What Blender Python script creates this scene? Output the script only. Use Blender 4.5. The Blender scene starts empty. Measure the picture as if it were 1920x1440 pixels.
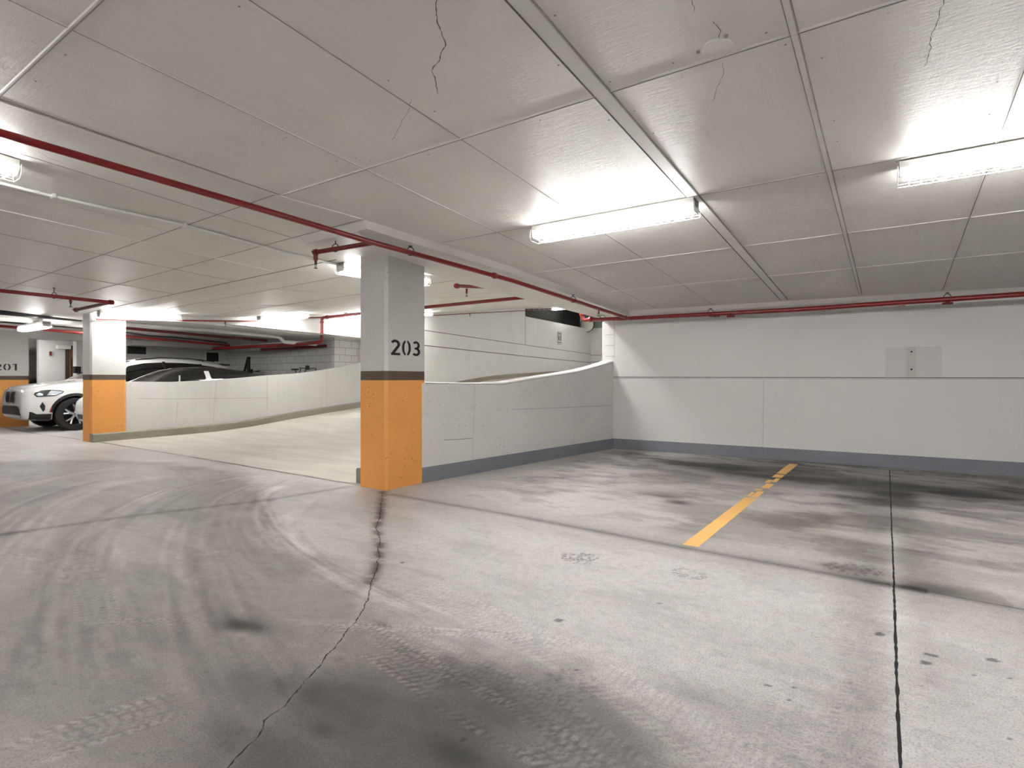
import bpy, bmesh, math, random
import numpy as np
from math import sin, cos, pi, atan, sqrt, radians
from mathutils import Vector, Matrix
from mathutils.bvhtree import BVHTree

# ------------------------------------------------------------------ camera, world, exposure
SC = bpy.context.scene
COL = SC.collection
FOC = 1045.0                     # focal length in pixels of the 1920x1440 frame
HEYE = 1.12                      # camera height
YAW = atan(715 / FOC)
HZ = 711.5                       # horizon row
cam_d = bpy.data.cameras.new('camera')
cam = bpy.data.objects.new('camera', cam_d)
COL.objects.link(cam)
cam_d.sensor_width = 36
cam_d.sensor_fit = 'HORIZONTAL'
cam_d.lens = 36 * FOC / 1920
cam_d.shift_y = (HZ - 720) / 1920
cam_d.clip_start = 0.05
cam_d.clip_end = 200
cam.location = (0, 0, HEYE)
cam.rotation_euler = (pi / 2, 0, YAW)
SC.camera = cam
SC.view_settings.view_transform = 'Standard'
SC.view_settings.look = 'None'
SC.view_settings.gamma = 1.0
SC.view_settings.use_curve_mapping = False
SC.view_settings.exposure = 1.65
wd = bpy.data.worlds.new('world')
SC.world = wd
wd.use_nodes = True
wd.node_tree.nodes['Background'].inputs[0].default_value = (0.9, 0.95, 1.0, 1)
wd.node_tree.nodes['Background'].inputs[1].default_value = 0.05

TUBE_POWER = 30.0                # emission strength of the fluorescent tubes

CT, ST = cos(YAW), sin(YAW)
RND = random.Random(7)

# ------------------------------------------------------------------ surveying helpers (photo pixel -> point of the place)
def ray(px, py):
    k = (px - 960) / FOC
    return (k * CT - ST, k * ST + CT, (HZ - py) / FOC)
def FL(px, py, z=0.0):
    r = ray(px, py)
    d = (z - HEYE) / r[2]
    return (r[0] * d, r[1] * d)
def PX(px, py, X):
    r = ray(px, py); d = X / r[0]
    return (X, r[1] * d, HEYE + r[2] * d)
def PY(px, py, Y):
    r = ray(px, py); d = Y / r[1]
    return (r[0] * d, Y, HEYE + r[2] * d)
def PV(px, py, p0, p1):
    r = ray(px, py)
    nx, ny = -(p1[1] - p0[1]), (p1[0] - p0[0])
    d = (p0[0] * nx + p0[1] * ny) / (r[0] * nx + r[1] * ny)
    return (r[0] * d, r[1] * d, HEYE + r[2] * d)
def base(X, Y):
    Y = max(Y, -1.0)
    return HEYE + 1.32 - .065 * (Y - 4) + .017 * min(0, max(X, -13) + 4)
RC = [(4.2, 2.42), (7.0, 2.57), (10.8, 3.03), (13.9, 3.36), (19, 4.05), (31, 5.6)]
RF = [(4.0, 0.0), (6.2, 0.0), (7.2, .05), (8.2, .15), (9.5, .25), (10.7, .33), (13.3, .62), (15.9, .92), (17.8, 1.10), (19.7, 1.21), (24, 1.38), (31, 1.42)]
def interp(t, x):
    if x <= t[0][0]: return t[0][1]
    for (a, b), (c, d) in zip(t, t[1:]):
        if x <= c: return b + (d - b) * (x - a) / (c - a)
    return t[-1][1]
def XW(Y): return -11.87 - .107 * (Y - 4.0)          # face of the wall left of the ramp
def XBL(Y): return -4.52 + .135 * (Y - 3.86)           # left edge of the dropped band
def ramp_ceiling(X, Y):
    return interp(RC, Y) + (base(X, 4.2) - 2.42) * max(0, 1 - (Y - 4.2) / 4)
def zc(X, Y):
    if Y <= 4.2 or X > XBL(Y): return base(X, Y)
    if X > XW(Y): return ramp_ceiling(X, Y)
    return base(X, 4.2) + .09 - .02 * (Y - 4.2)
def CE(px, py, drop=0.0, fn=base):
    z = 2.4
    for i in range(60):
        X, Y = FL(px, py, z)
        z = .6 * z + .4 * (fn(X, Y) - drop)
    return (X, Y, z)

# ------------------------------------------------------------------ mesh helpers
def link_mesh(name, verts, faces, mats, mat_idx=None, parent=None, smooth=False):
    me = bpy.data.meshes.new(name)
    me.from_pydata([tuple(v) for v in verts], [], faces)
    if not isinstance(mats, (list, tuple)): mats = [mats]
    for m in mats: me.materials.append(m)
    if mat_idx: me.polygons.foreach_set('material_index', mat_idx)
    if smooth: me.polygons.foreach_set('use_smooth', [True] * len(me.polygons))
    me.update()
    o = bpy.data.objects.new(name, me)
    COL.objects.link(o)
    if parent is not None: o.parent = parent
    return o

class MB:
    """collects shapes into ONE mesh object"""
    def __init__(s): s.v = []; s.f = []; s.m = []; s.parts = []
    def add(s, verts, faces, m=0):
        n = len(s.v); s.v += [tuple(v) for v in verts]; s.parts.append((list(verts), list(faces), m))
        s.f += [tuple(i + n for i in f) for f in faces]; s.m += [m] * len(faces)
    def box(s, a, b, m=0):
        x0, y0, z0 = a; x1, y1, z1 = b
        s.add([(x0, y0, z0), (x1, y0, z0), (x1, y1, z0), (x0, y1, z0), (x0, y0, z1), (x1, y0, z1), (x1, y1, z1), (x0, y1, z1)],
              [(0, 3, 2, 1), (4, 5, 6, 7), (0, 1, 5, 4), (1, 2, 6, 5), (2, 3, 7, 6), (3, 0, 4, 7)], m)
    def prism(s, poly, vec, m=0):
        """closed polygon (3D points) extruded by vec"""
        n = len(poly); P = [Vector(p) for p in poly]; V = Vector(vec)
        nrm = Vector((0, 0, 0))
        for i in range(n): nrm += P[i].cross(P[(i + 1) % n])
        if nrm.dot(V) > 0: P = P[::-1]
        s.add(P + [p + V for p in P], [tuple(range(n)), tuple(range(2 * n - 1, n - 1, -1))] + [((i + 1) % n, i, i + n, (i + 1) % n + n) for i in range(n)], m)
    def tube(s, pts, r, n=10, m=0, cap=True):
        pts = [Vector(p) for p in pts]
        rr = r if isinstance(r, (list, tuple)) else [r] * len(pts)
        t0 = (pts[1] - pts[0]).normalized()
        u = t0.orthogonal().normalized(); rings = []
        for i, p in enumerate(pts):
            if i == 0: t = t0
            elif i == len(pts) - 1: t = (pts[i] - pts[i - 1]).normalized()
            else: t = ((pts[i] - pts[i - 1]).normalized() + (pts[i + 1] - pts[i]).normalized()).normalized()
            u = (u - t * u.dot(t)).normalized(); w = t.cross(u)
            rings.append([p + (u * cos(2 * pi * k / n) + w * sin(2 * pi * k / n)) * rr[i] for k in range(n)])
        vs = [v for rg in rings for v in rg]; fs = []
        for i in range(len(rings) - 1):
            for k in range(n):
                a = i * n + k; b = i * n + (k + 1) % n
                fs.append((a, b, b + n, a + n))
        if cap:
            fs.append(tuple(range(n - 1, -1, -1))); fs.append(tuple((len(rings) - 1) * n + k for k in range(n)))
        s.add(vs, fs, m)
    def build_each(s, name, mats, parent=None, smooth=False):
        for v, f, m in s.parts:
            q = MB(); q.add(v, f, 0); q.build(name, [mats[m]], parent, smooth)
    def build(s, name, mats, parent=None, smooth=False):
        o = link_mesh(name, s.v, s.f, mats, s.m, parent, False)
        if smooth:
            bm = bmesh.new(); bm.from_mesh(o.data)
            for f in bm.faces: f.smooth = True
            for e in bm.edges:
                if len(e.link_faces) == 2 and e.calc_face_angle(0) > radians(38): e.smooth = False
            bm.to_mesh(o.data); bm.free()
        return o

def bevel(o, w, seg=2):
    md = o.modifiers.new('bevel', 'BEVEL'); md.width = w; md.segments = seg; md.limit_method = 'ANGLE'
    return o
def empty(name, loc=(0, 0, 0), rz=0):
    o = bpy.data.objects.new(name, None); COL.objects.link(o)
    o.location = loc; o.rotation_euler = (0, 0, rz); o.empty_display_size = .2
    return o
def tag(o, label, cat, group=None, kind=None):
    o['label'] = label; o['category'] = cat
    if group: o['group'] = group
    if kind: o['kind'] = kind
    return o
def struct(o, label=None):
    o['kind'] = 'structure'
    if label: o['label'] = label
    return o
def copy_tree(o, parent=None):
    c = o.copy(); COL.objects.link(c)
    if parent is not None: c.parent = parent
    for ch in [x for x in bpy.data.objects if x.parent == o]: copy_tree(ch, c)
    return c

# ------------------------------------------------------------------ materials
def lin(c):
    return tuple((x / 12.92 if x <= .04045 else ((x + .055) / 1.055) ** 2.4) for x in c)
def new_mat(name):
    m = bpy.data.materials.new(name); m.use_nodes = True
    nt = m.node_tree; b = nt.nodes['Principled BSDF']
    return m, nt, b
def N(nt, t, **kw):
    n = nt.nodes.new(t)
    for k, v in kw.items():
        if k in n.inputs: n.inputs[k].default_value = v
        else: setattr(n, k, v)
    return n
def ramp(nt, src, stops):
    r = nt.nodes.new('ShaderNodeValToRGB')
    el = r.color_ramp.elements
    while len(el) < len(stops): el.new(.5)
    for e, (p, c) in zip(el, stops):
        e.position = p; e.color = (*c, 1) if len(c) == 3 else c
    nt.links.new(src, r.inputs[0]); return r.outputs[0]
def mixc(nt, fac, a, b, mode='MIX'):
    m = nt.nodes.new('ShaderNodeMix'); m.data_type = 'RGBA'; m.blend_type = mode
    for i, s in ((0, fac), (6, a), (7, b)):
        if hasattr(s, 'links') or isinstance(s, bpy.types.NodeSocket): nt.links.new(s, m.inputs[i])
        elif i == 0: m.inputs[0].default_value = s
        else: m.inputs[i].default_value = (*s, 1)
    return m.outputs[2]
def coords(nt, scale=(1, 1, 1)):
    g = nt.nodes.new('ShaderNodeNewGeometry'); mp = nt.nodes.new('ShaderNodeMapping')
    mp.inputs['Scale'].default_value = scale
    nt.links.new(g.outputs['Position'], mp.inputs['Vector']); return mp.outputs['Vector']
def noise(nt, vec, scale, detail=4, rough=.55):
    n = N(nt, 'ShaderNodeTexNoise', Scale=scale, Detail=detail, Roughness=rough)
    nt.links.new(vec, n.inputs['Vector']); return n.outputs['Fac']
def bump(nt, b, h, strength, dist):
    n = N(nt, 'ShaderNodeBump', Strength=strength, Distance=dist)
    nt.links.new(h, n.inputs['Height']); nt.links.new(n.outputs[0], b.inputs['Normal'])

def plain(name, rgb, rough=.5, metal=0.0, coat=0.0, var=.06):
    m, nt, b = new_mat(name)
    v = coords(nt); n = noise(nt, v, 9)
    c = lin(rgb)
    col = ramp(nt, n, [(.3, tuple(x * (1 - var) for x in c)), (.7, tuple(min(1, x * (1 + var)) for x in c))])
    nt.links.new(col, b.inputs['Base Color'])
    b.inputs['Roughness'].default_value = rough; b.inputs['Metallic'].default_value = metal
    b.inputs['Coat Weight'].default_value = coat
    return m
def emit(name, rgb, s):
    m, nt, b = new_mat(name)
    b.inputs['Base Color'].default_value = (.8, .8, .8, 1)
    b.inputs['Emission Color'].default_value = (*rgb, 1); b.inputs['Emission Strength'].default_value = s
    return m
def painted(name, rgb, pits=.5, mottle=.06, rough=.6, scuff=.3, pitcol=(.25, .24, .23), streak=0, pscale=28):
    """painted cast concrete: mottling, air-hole pits in patches, scuffs"""
    m, nt, b = new_mat(name)
    v = coords(nt); c = lin(rgb)
    n1 = noise(nt, v, 1.3, 6, .6)
    col = ramp(nt, n1, [(.3, tuple(x * (1 - mottle * 1.6) for x in c)), (.5, c), (.72, tuple(min(.95, x * (1 + mottle)) for x in c))])
    if scuff > 0:
        n2 = noise(nt, coords(nt, (2.2, 2.2, 5)), 1.7, 8, .72)
        sc = ramp(nt, n2, [(.56, (0, 0, 0)), (.74, (scuff,) * 3)])
        col = mixc(nt, sc, col, tuple(x * .55 for x in c))
    if streak > 0:
        n3 = noise(nt, coords(nt, (7, 7, .5)), 1.5, 5, .6)
        st = ramp(nt, n3, [(.52, (0, 0, 0)), (.75, (streak,) * 3)])
        col = mixc(nt, st, col, tuple(x * .7 for x in c))
    h = noise(nt, v, 60, 3)
    if pits > 0:
        vo = N(nt, 'ShaderNodeTexVoronoi', Scale=pscale); nt.links.new(v, vo.inputs['Vector'])
        pt = ramp(nt, vo.outputs['Distance'], [(.11, (1, 1, 1)), (.19, (0, 0, 0))])
        gate = ramp(nt, noise(nt, v, 2.3, 5, .7), [(.43, (0, 0, 0)), (.55, (1, 1, 1))])
        g2 = ramp(nt, noise(nt, v, 19, 2, .5), [(.46, (0, 0, 0)), (.54, (1, 1, 1))])
        f = mixc(nt, 1.0, pt, gate, 'MULTIPLY'); f = mixc(nt, 1.0, f, g2, 'MULTIPLY')
        f = mixc(nt, 1.0, f, (pits,) * 3, 'MULTIPLY')
        col = mixc(nt, f, col, lin(pitcol))
    nt.links.new(col, b.inputs['Base Color'])
    b.inputs['Roughness'].default_value = rough
    bump(nt, b, h, .25, .004)
    return m

WHITE = painted('white_wall_paint', (.845, .842, .83), pits=.85, mottle=.03, scuff=.22)
BACKW = painted('clean_white_wall_paint', (.845, .842, .832), pits=0.0, mottle=.015, scuff=.07)
RAMPW = painted('ramp_wall_paint', (.84, .838, .825), pits=.25, mottle=.03, scuff=.22, streak=.25)
COLW = painted('column_white_paint', (.80, .80, .785), pits=.8, mottle=.03, scuff=.12)
ORANGE = painted('column_orange_paint', (.91, .63, .33), pits=.8, mottle=.04, scuff=.15, pitcol=(.4, .22, .1), pscale=22)
BROWN = painted('column_brown_stripe_paint', (.34, .29, .24), pits=0, mottle=.1, scuff=.25)
BASEG = painted('grey_base_paint', (.47, .485, .515), pits=.3, mottle=.06, scuff=.3)
CONC = painted('bare_concrete', (.56, .54, .48), pits=.5, mottle=.1, scuff=.6)
DARKJ = plain('dark_joint', (.36, .35, .33), .8)
BLACKJ = plain('black_joint', (.09, .09, .088), .8)
GREYJ = plain('grey_joint', (.42, .41, .39), .8)
BLACKP = plain('black_stencil_paint', (.09, .09, .085), .55)
RED = plain('red_pipe_paint', (.50, .065, .065), .32, coat=.3)
REDD = plain('dark_red_pipe_paint', (.42, .10, .10), .4, coat=.2)
STEEL = plain('galvanised_steel', (.55, .55, .54), .4, .7)
DSTEEL = plain('dark_steel', (.2, .19, .18), .5, .5)
WHITEM = plain('white_enamel', (.88, .88, .87), .35)
WPIPE = plain('white_pipe_paint', (.86, .86, .845), .4)
GDUCT = plain('grey_duct_metal', (.66, .66, .64), .45, .2)
BLACKPIPE = plain('black_pipe', (.14, .14, .14), .5)
BLACKM = plain('matt_black', (.05, .05, .052), .5)
TUBE = emit('fluorescent_tube', (1.0, .988, .977), TUBE_POWER)
WIRE = plain('white_wire', (.9, .9, .89), .4)
CARW = plain('white_car_paint', (.87, .87, .865), .22, coat=.8, var=.01)
GLASS = plain('dark_tinted_glass', (.06, .065, .065), .05, coat=1.0, var=0.02)
RUBBER = plain('tyre_rubber', (.13, .125, .12), .7)
ALLOY = plain('alloy_silver', (.72, .72, .73), .25, .9)
PLASTIC = plain('black_trim_plastic', (.08, .08, .085), .5)
CHROME = plain('chrome_trim', (.85, .86, .88), .3, .45)
AMBER = plain('amber_reflector', (.75, .25, .12), .3)
LAMPG = plain('headlamp_lens', (.75, .78, .80), .08, coat=1.0)
WOOD = plain('brown_wood_door', (.52, .37, .24), .45, var=.15)
DBROWN = plain('dark_brown_frame', (.26, .19, .14), .5)
TEAL = plain('grey_green_panel', (.50, .53, .52), .5)
VENTG = plain('vent_grey', (.38, .38, .37), .6)

# ceiling paint: sheen, brushed streaks, slight mottling
def ceiling_mat():
    m, nt, b = new_mat('ceiling_paint')
    v = coords(nt); c = lin((.862, .852, .832))
    n1 = noise(nt, v, .9, 6, .6)
    col = ramp(nt, n1, [(.3, tuple(x * .92 for x in c)), (.7, tuple(x * 1.05 for x in c))])
    n2 = noise(nt, coords(nt, (9, 1.2, 1)), 1.6, 6, .7)
    st = ramp(nt, n2, [(.55, (0, 0, 0)), (.75, (.24, .24, .24))])
    col = mixc(nt, st, col, tuple(x * .62 for x in c))
    vo = N(nt, 'ShaderNodeTexVoronoi', Scale=34.0); nt.links.new(v, vo.inputs['Vector'])
    pt = ramp(nt, vo.outputs['Distance'], [(.05, (1, 1, 1)), (.10, (0, 0, 0))])
    gate = ramp(nt, noise(nt, v, 1.5, 5, .75), [(.50, (0, 0, 0)), (.60, (1, 1, 1))])
    f = mixc(nt, 1.0, pt, gate, 'MULTIPLY'); f = mixc(nt, 1.0, f, (.6, .6, .6), 'MULTIPLY')
    col = mixc(nt, f, col, lin((.3, .29, .27)))
    nt.links.new(col, b.inputs['Base Color'])
    b.inputs['Roughness'].default_value = .42
    h = noise(nt, coords(nt, (3, 1, 1)), 7, 5, .6)
    h2 = noise(nt, coords(nt, (1.5, 6, 1)), 9, 6, .7)
    ad = N(nt, 'ShaderNodeMath', operation='ADD'); nt.links.new(h, ad.inputs[0]); nt.links.new(h2, ad.inputs[1])
    bump(nt, b, ad.outputs[0], .32, .012)
    return m
CEIL = ceiling_mat()
CEILJ = plain('ceiling_joint_dirt', (.56, .545, .52), .7)
CEILR = painted('ceiling_batten_paint', (.86, .855, .84), pits=0, mottle=.05, scuff=.15, rough=.4)

def block_mat():
    m, nt, b = new_mat('painted_block')
    g = nt.nodes.new('ShaderNodeNewGeometry')
    sx = nt.nodes.new('ShaderNodeSeparateXYZ'); nt.links.new(g.outputs['Position'], sx.inputs[0])
    ad = N(nt, 'ShaderNodeMath', operation='ADD'); nt.links.new(sx.outputs[0], ad.inputs[0]); nt.links.new(sx.outputs[1], ad.inputs[1])
    cb = nt.nodes.new('ShaderNodeCombineXYZ'); nt.links.new(ad.outputs[0], cb.inputs[0]); nt.links.new(sx.outputs[2], cb.inputs[1])
    br = N(nt, 'ShaderNodeTexBrick', Scale=1.0); br.inputs['Brick Width'].default_value = .40; br.inputs['Row Height'].default_value = .2
    br.inputs['Mortar Size'].default_value = .006
    c = lin((.80, .80, .79))
    br.inputs['Color1'].default_value = (*c, 1); br.inputs['Color2'].default_value = (*tuple(x * .93 for x in c), 1)
    br.inputs['Mortar'].default_value = (*lin((.52, .51, .50)), 1)
    nt.links.new(cb.outputs[0], br.inputs['Vector'])
    n = noise(nt, coords(nt), 40, 4)
    col = mixc(nt, ramp(nt, n, [(.55, (0, 0, 0)), (.7, (.25, .25, .25))]), br.outputs['Color'], lin((.6, .6, .58)))
    nt.links.new(col, b.inputs['Base Color']); b.inputs['Roughness'].default_value = .7
    return m
BLOCK = block_mat()

# ------------------------------------------------------------------ FLOOR
# numpy value noise
def vnoise(x, y, f, seed):
    x = x * f + seed * 17.13; y = y * f + seed * 5.71
    xi = np.floor(x).astype(np.int64); yi = np.floor(y).astype(np.int64); fx = x - xi; fy = y - yi
    fx = fx * fx * (3 - 2 * fx); fy = fy * fy * (3 - 2 * fy)
    def h(a, b):
        n = (a * 374761393 + b * 668265263 + seed * 974634777) & 0xffffffff
        n = ((n ^ (n >> 13)) * 1274126177) & 0xffffffff
        return ((n ^ (n >> 16)) & 0xffff) / 65535.0
    return (h(xi, yi) * (1 - fx) + h(xi + 1, yi) * fx) * (1 - fy) + (h(xi, yi + 1) * (1 - fx) + h(xi + 1, yi + 1) * fx) * fy
def fbm(x, y, f, seed, o=4):
    s = 0; a = .5; t = 0
    for i in range(o):
        s = s + a * vnoise(x, y, f, seed + i * 3); t += a; f *= 2.07; a *= .55
    return s / t
def sstep(a, b, x):
    t = np.clip((x - a) / (b - a), 0, 1); return t * t * (3 - 2 * t)
def poly_st(x, y, P):
    """distance, signed lateral and arc length to a polyline of world points"""
    best = np.full(x.shape, 1e9); S = np.zeros_like(best); T = np.zeros_like(best); acc = 0
    for (ax, ay), (bx, by) in zip(P, P[1:]):
        L = math.hypot(bx - ax, by - ay)
        if L < 1e-6: continue
        ux, uy = (bx - ax) / L, (by - ay) / L
        s = (x - ax) * ux + (y - ay) * uy; sc = np.clip(s, 0, L)
        dx = x - ax - sc * ux; dy = y - ay - sc * uy; d = np.hypot(dx, dy)
        m = d < best
        best[m] = d[m]; S[m] = (acc + sc)[m]; T[m] = ((x - ax) * -uy + (y - ay) * ux)[m]
        acc += L
    return best, T, S, acc
def smooth_path(P, n=6):
    out = []
    for i in range(len(P) - 1):
        p0 = P[max(i - 1, 0)]; p1 = P[i]; p2 = P[i + 1]; p3 = P[min(i + 2, len(P) - 1)]
        for k in range(n):
            t = k / n
            out.append(tuple(.5 * (2 * b + (c - a) * t + (2 * a - 5 * b + 4 * c - d) * t * t + (3 * b - a - 3 * c + d) * t ** 3) for a, b, c, d in zip(p0, p1, p2, p3)))
    out.append(P[-1]); return out
def inside(x, y, P):
    r = np.zeros(x.shape, bool); n = len(P)
    for i in range(n):
        (x0, y0), (x1, y1) = P[i], P[(i + 1) % n]
        if y0 == y1: continue
        c = ((y0 > y) != (y1 > y)) & (x < (x1 - x0) * (y - y0) / (y1 - y0) + x0)
        r ^= c
    return r
def pf(*pts): return [FL(*p) for p in pts]

def paint_floor(x, y):
    g = np.full(x.shape, .715); warm = np.full(x.shape, .02)
    n1 = fbm(x, y, .9, 1, 5); n2 = fbm(x, y, 3.5, 9, 5); n3 = fbm(x, y, 16, 21, 3); nst = fbm(x * .8 + y * .3, y * 4 - x * .5, 1.4, 33, 5)
    g += (n1 - .5) * .05 + (n2 - .5) * .035 + (n3 - .5) * .03 + (nst - .5) * .04
    wx = x + (n1 - .5) * .5 + (n2 - .5) * .22; wy = y + (fbm(x, y, 1.1, 77, 4) - .5) * .5 + (n3 - .5) * .08
    def area(P, soft, amt, w=0.0):
        nonlocal g, warm
        P = pf(*P); bb = 1.2
        d, T, S, L = poly_st(wx, wy, P + [P[0]])
        sd = np.where(inside(wx, wy, P), d, -d)
        m = sstep(-soft, soft, sd); g += amt * m; warm += w * m
    def blob(px, py, rx, ry, ang, amt, w=0.0, pw=1.0, ws=.3):
        nonlocal g, warm
        cx, cy = FL(px, py); a = radians(ang)
        qx = x + (n2 - .5) * rx * ws * 3 - cx; qy = y + (nst - .5) * ry * ws * 3 - cy
        u = (qx * cos(a) + qy * sin(a)) / rx; v = (-qx * sin(a) + qy * cos(a)) / ry
        m = np.exp(-(u * u + v * v) ** pw) * (1 + (.9 if amt < -.1 and rx > .15 else 0) * (nst - .5) * 2); g += amt * m; warm += w * m
    # trafficked lane, dark brown-grey dirt with the curved edge of the turning path
    area([(-1500, 905), (-300, 870), (150, 862), (330, 868), (470, 900), (505, 955), (545, 1010), (640, 1075), (730, 1110), (850, 1190), (980, 1250), (1120, 1320), (1290, 1440), (1500, 1800), (400, 3000), (-1500, 2600)], .16, -.185, .034)
    area([(560, 1250), (760, 1190), (880, 1250), (1010, 1330), (1130, 1420), (1250, 1600), (700, 2000), (300, 1700), (420, 1380)], .18, -.125, .0)
    area([(-800, 860), (80, 850), (420, 890), (330, 900), (0, 915), (-800, 990)], .2, .05)
    area([(430, 900), (620, 912), (500, 955), (360, 985), (200, 1010), (100, 1000), (240, 940)], .15, -.03)
    # lighter area of slab between crack and long joint
    area([(760, 960), (1250, 1040), (1630, 1110), (1610, 1250), (1580, 1360), (1300, 1330), (1060, 1250), (900, 1150), (780, 1080)], .25, .08, -.01)
    area([(1720, 1180), (1920, 1220), (2400, 1400), (2200, 1900), (1800, 1500)], .25, .07, -.01)
    area([(1000, 880), (1240, 900), (1330, 960), (1200, 985), (960, 945), (850, 925)], .3, .02)
    # grime along the wall and in the stalls
    area([(1160, 856), (1420, 862), (1660, 884), (1920, 905), (2200, 930), (2200, 990), (1920, 945), (1640, 922), (1500, 915), (1390, 903), (1260, 893), (1180, 880)], .22, -.13, .02)
    area([(1560, 890), (1700, 905), (1730, 1010), (1720, 1095), (1600, 1080), (1610, 1000)], .18, -.15, .015)
    area([(1600, 1075), (1690, 1070), (1780, 1085), (1960, 1130), (2200, 1180), (2200, 1240), (1930, 1160), (1760, 1140), (1740, 1210), (1710, 1330), (1640, 1330), (1620, 1190), (1590, 1110)], .14, -.075, .01)
    area([(1610, 1290), (1740, 1280), (1760, 1440), (1760, 1700), (1560, 1700), (1580, 1400)], .12, -.07, .01)
    for a in [(1375, 878, .22, .22, 5, -.36, .03), (1300, 872, .4, .2, 0, -.16, .03), (1440, 893, .7, .16, -5, -.22, .02), (1600, 905, .8, .22, 0, -.28, .03),
              (1700, 912, .5, .2, 0, -.18, .03), (1825, 928, .20, .17, 0, -.38, .02), (1790, 922, .6, .3, 0, -.2, .03), (1500, 900, .9, .4, 0, -.08, .03), (1880, 925, .5, .3, 0, -.1, .03), (1270, 942, .10, .07, 0, -.34, .03), (1235, 925, .4, .2, 10, -.15, .03),
              (1660, 930, .12, .5, 0, -.16, .02), (1700, 935, .09, .8, 0, -.2, .02), (1140, 905, .7, .09, 30, -.13, .02), (1060, 895, .8, .07, 40, -.12, .02),
              (1760, 955, .35, .05, 0, -.16, .02), (1900, 1010, .35, .12, 10, -.13, .01), (1850, 1120, .5, .09, -8, -.03, .01), (1720, 1098, .2, .08, 0, -.14, .01), (1570, 1062, .18, .05, 0, -.10, .02),
              (1860, 985, .3, .25, 0, .04, 0), (1480, 985, .35, .2, 0, -.05, .03), (1540, 975, .2, .4, 0, -.07, .03),
              (455, 1172, .13, .055, 8, -.30, .0), (452, 1188, .06, .03, 0, .12, 0), (510, 1295, .20, .09, 20, -.15, 0), (600, 1370, .05, .03, 0, -.1, 0), (720, 1170, .05, .02, 0, -.16, 0),
              (1170, 1400, .3, .1, -30, -.08, 0), (900, 1330, .4, .15, -30, -.07, .0), (1300, 1300, .12, .06, 0, -.06, 0), (1350, 1310, .2, .08, 0, -.06, 0), (860, 1420, .12, .05, 0, -.14, 0)]:
        blob(*a)
    for a in [(1745, 1228, 14), (1735, 1242, 16), (1860, 1237, 15), (1651, 1189, 16), (1235, 1131, 10), (1048, 1163, 15), (1893, 1272, 7), (1894, 1385, 7), (1440, 1285, 5), (1478, 1311, 5), (1485, 1288, 5), (755, 1055, 8), (190, 1140, 5), (90, 870, 6), (1083, 1256, 6), (1826, 1267, 5)]:
        cx, cy = FL(a[0], a[1]); r = a[2] * .0011
        m = np.hypot((x - cx) / 1.3, (y - cy)) < r * (1 + (n3 - .5)); g[m] -= .33 if a[2] > 9 else .4
    # blotchy dirt in the stalls and faintly in the lane
    stall = sstep(3.85, 4.3, y) * sstep(-3.9, -3.2, x)
    p1 = fbm(x * .55 + 3, y * 1.5, 1.5, 141, 5); p2 = fbm(x + y * .3, y * 2.2, 3.2, 151, 5)
    m = stall * (sstep(.48, .66, p1) * .13 + sstep(.52, .66, p2) * .09) * (1 + .7 * sstep(5.5, 8, y)); g -= m; warm += m * .15
    m = sstep(6.2, 8.2, y) * sstep(-3.9, -3.2, x); g -= .05 * m
    lane = 1 - sstep(3.6, 4.0, y)
    g -= lane * (sstep(.52, .68, p1) * .045 + sstep(.54, .68, p2) * .035)
    # grime along the joints
    def band(P, w, amt, warmth=0.0, off=0.0):
        nonlocal g, warm
        d, T, S, L = poly_st(x, y, pf(*P)); m = np.exp(-((T - off) / w) ** 2) * (d < w * 3) * (.5 + nst); g += amt * m; warm += warmth * m
    band([(750, 930), (960, 966), (1280, 1027), (1676, 1098)], .05, -.16, .01)
    band([(750, 930), (960, 966), (1280, 1027), (1676, 1098)], .16, -.05, .01, .08)
    band([(1676, 1098), (1920, 1143), (2300, 1215)], .05, -.06)
    band([(0, 1003), (250, 967), (500, 938), (640, 915)], .05, -.11)
    band([(-500, 1075), (0, 1003)], .05, -.11)
    band([(1672, 1000), (1676, 1098), (1688, 1440), (1694, 1700)], .07, .12, -.01)
    # the crack: dark fringe in its upper half, pale halo below
    CR = [(718, 922), (714, 960), (706, 990), (713, 1020), (708, 1060), (694, 1092)]
    d, T, S, L = poly_st(x, y, pf(*CR)); m = np.exp(-(d / .035) ** 2) * sstep(.35, .55, fbm(x * .6, y, 14, 5, 3)); g -= .26 * m; warm += .02 * m
    m = np.exp(-(d / .05) ** 2); g -= .09 * m; warm += .03 * m
    CR2 = [(694, 1092), (672, 1155), (625, 1215), (560, 1290), (495, 1352), (425, 1438)]
    d, T, S, L = poly_st(x, y, pf(*CR2)); m = np.exp(-(d / .03) ** 2); g += .05 * m
    # sweeping tyre streaks of the turn off the ramp
    def streaks(P, w, amt, seed, sharp=26):
        nonlocal g
        P = smooth_path(pf(*P))
        d, T, S, L = poly_st(x, y, P)
        win = sstep(w, w * .55, np.abs(T)) * (d < w) * sstep(0, .3, S) * sstep(L, L - .4, S)
        ln = vnoise(T, S * .03, sharp * 1.7, seed) * .6 + vnoise(T, S * .06, sharp * 4, seed + 2) * .4
        g += amt * win * (ln - .47) * 2.4
    streaks([(560, 905), (500, 925), (500, 975), (560, 1035), (680, 1100), (860, 1180)], .12, .13, 3, 22)
    streaks([(470, 890), (330, 920), (200, 990), (160, 1060), (150, 1160), (170, 1300)], .30, .10, 4, 14)
    streaks([(480, 905), (400, 940), (360, 1010), (370, 1100), (420, 1220), (520, 1380)], .25, .07, 5, 14)
    streaks([(330, 890), (200, 905), (80, 950), (0, 1020), (-60, 1120)], .35, .09, 6, 12)
    streaks([(560, 895), (480, 930), (450, 980), (480, 1040), (560, 1110)], .18, .07, 8, 18)
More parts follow.
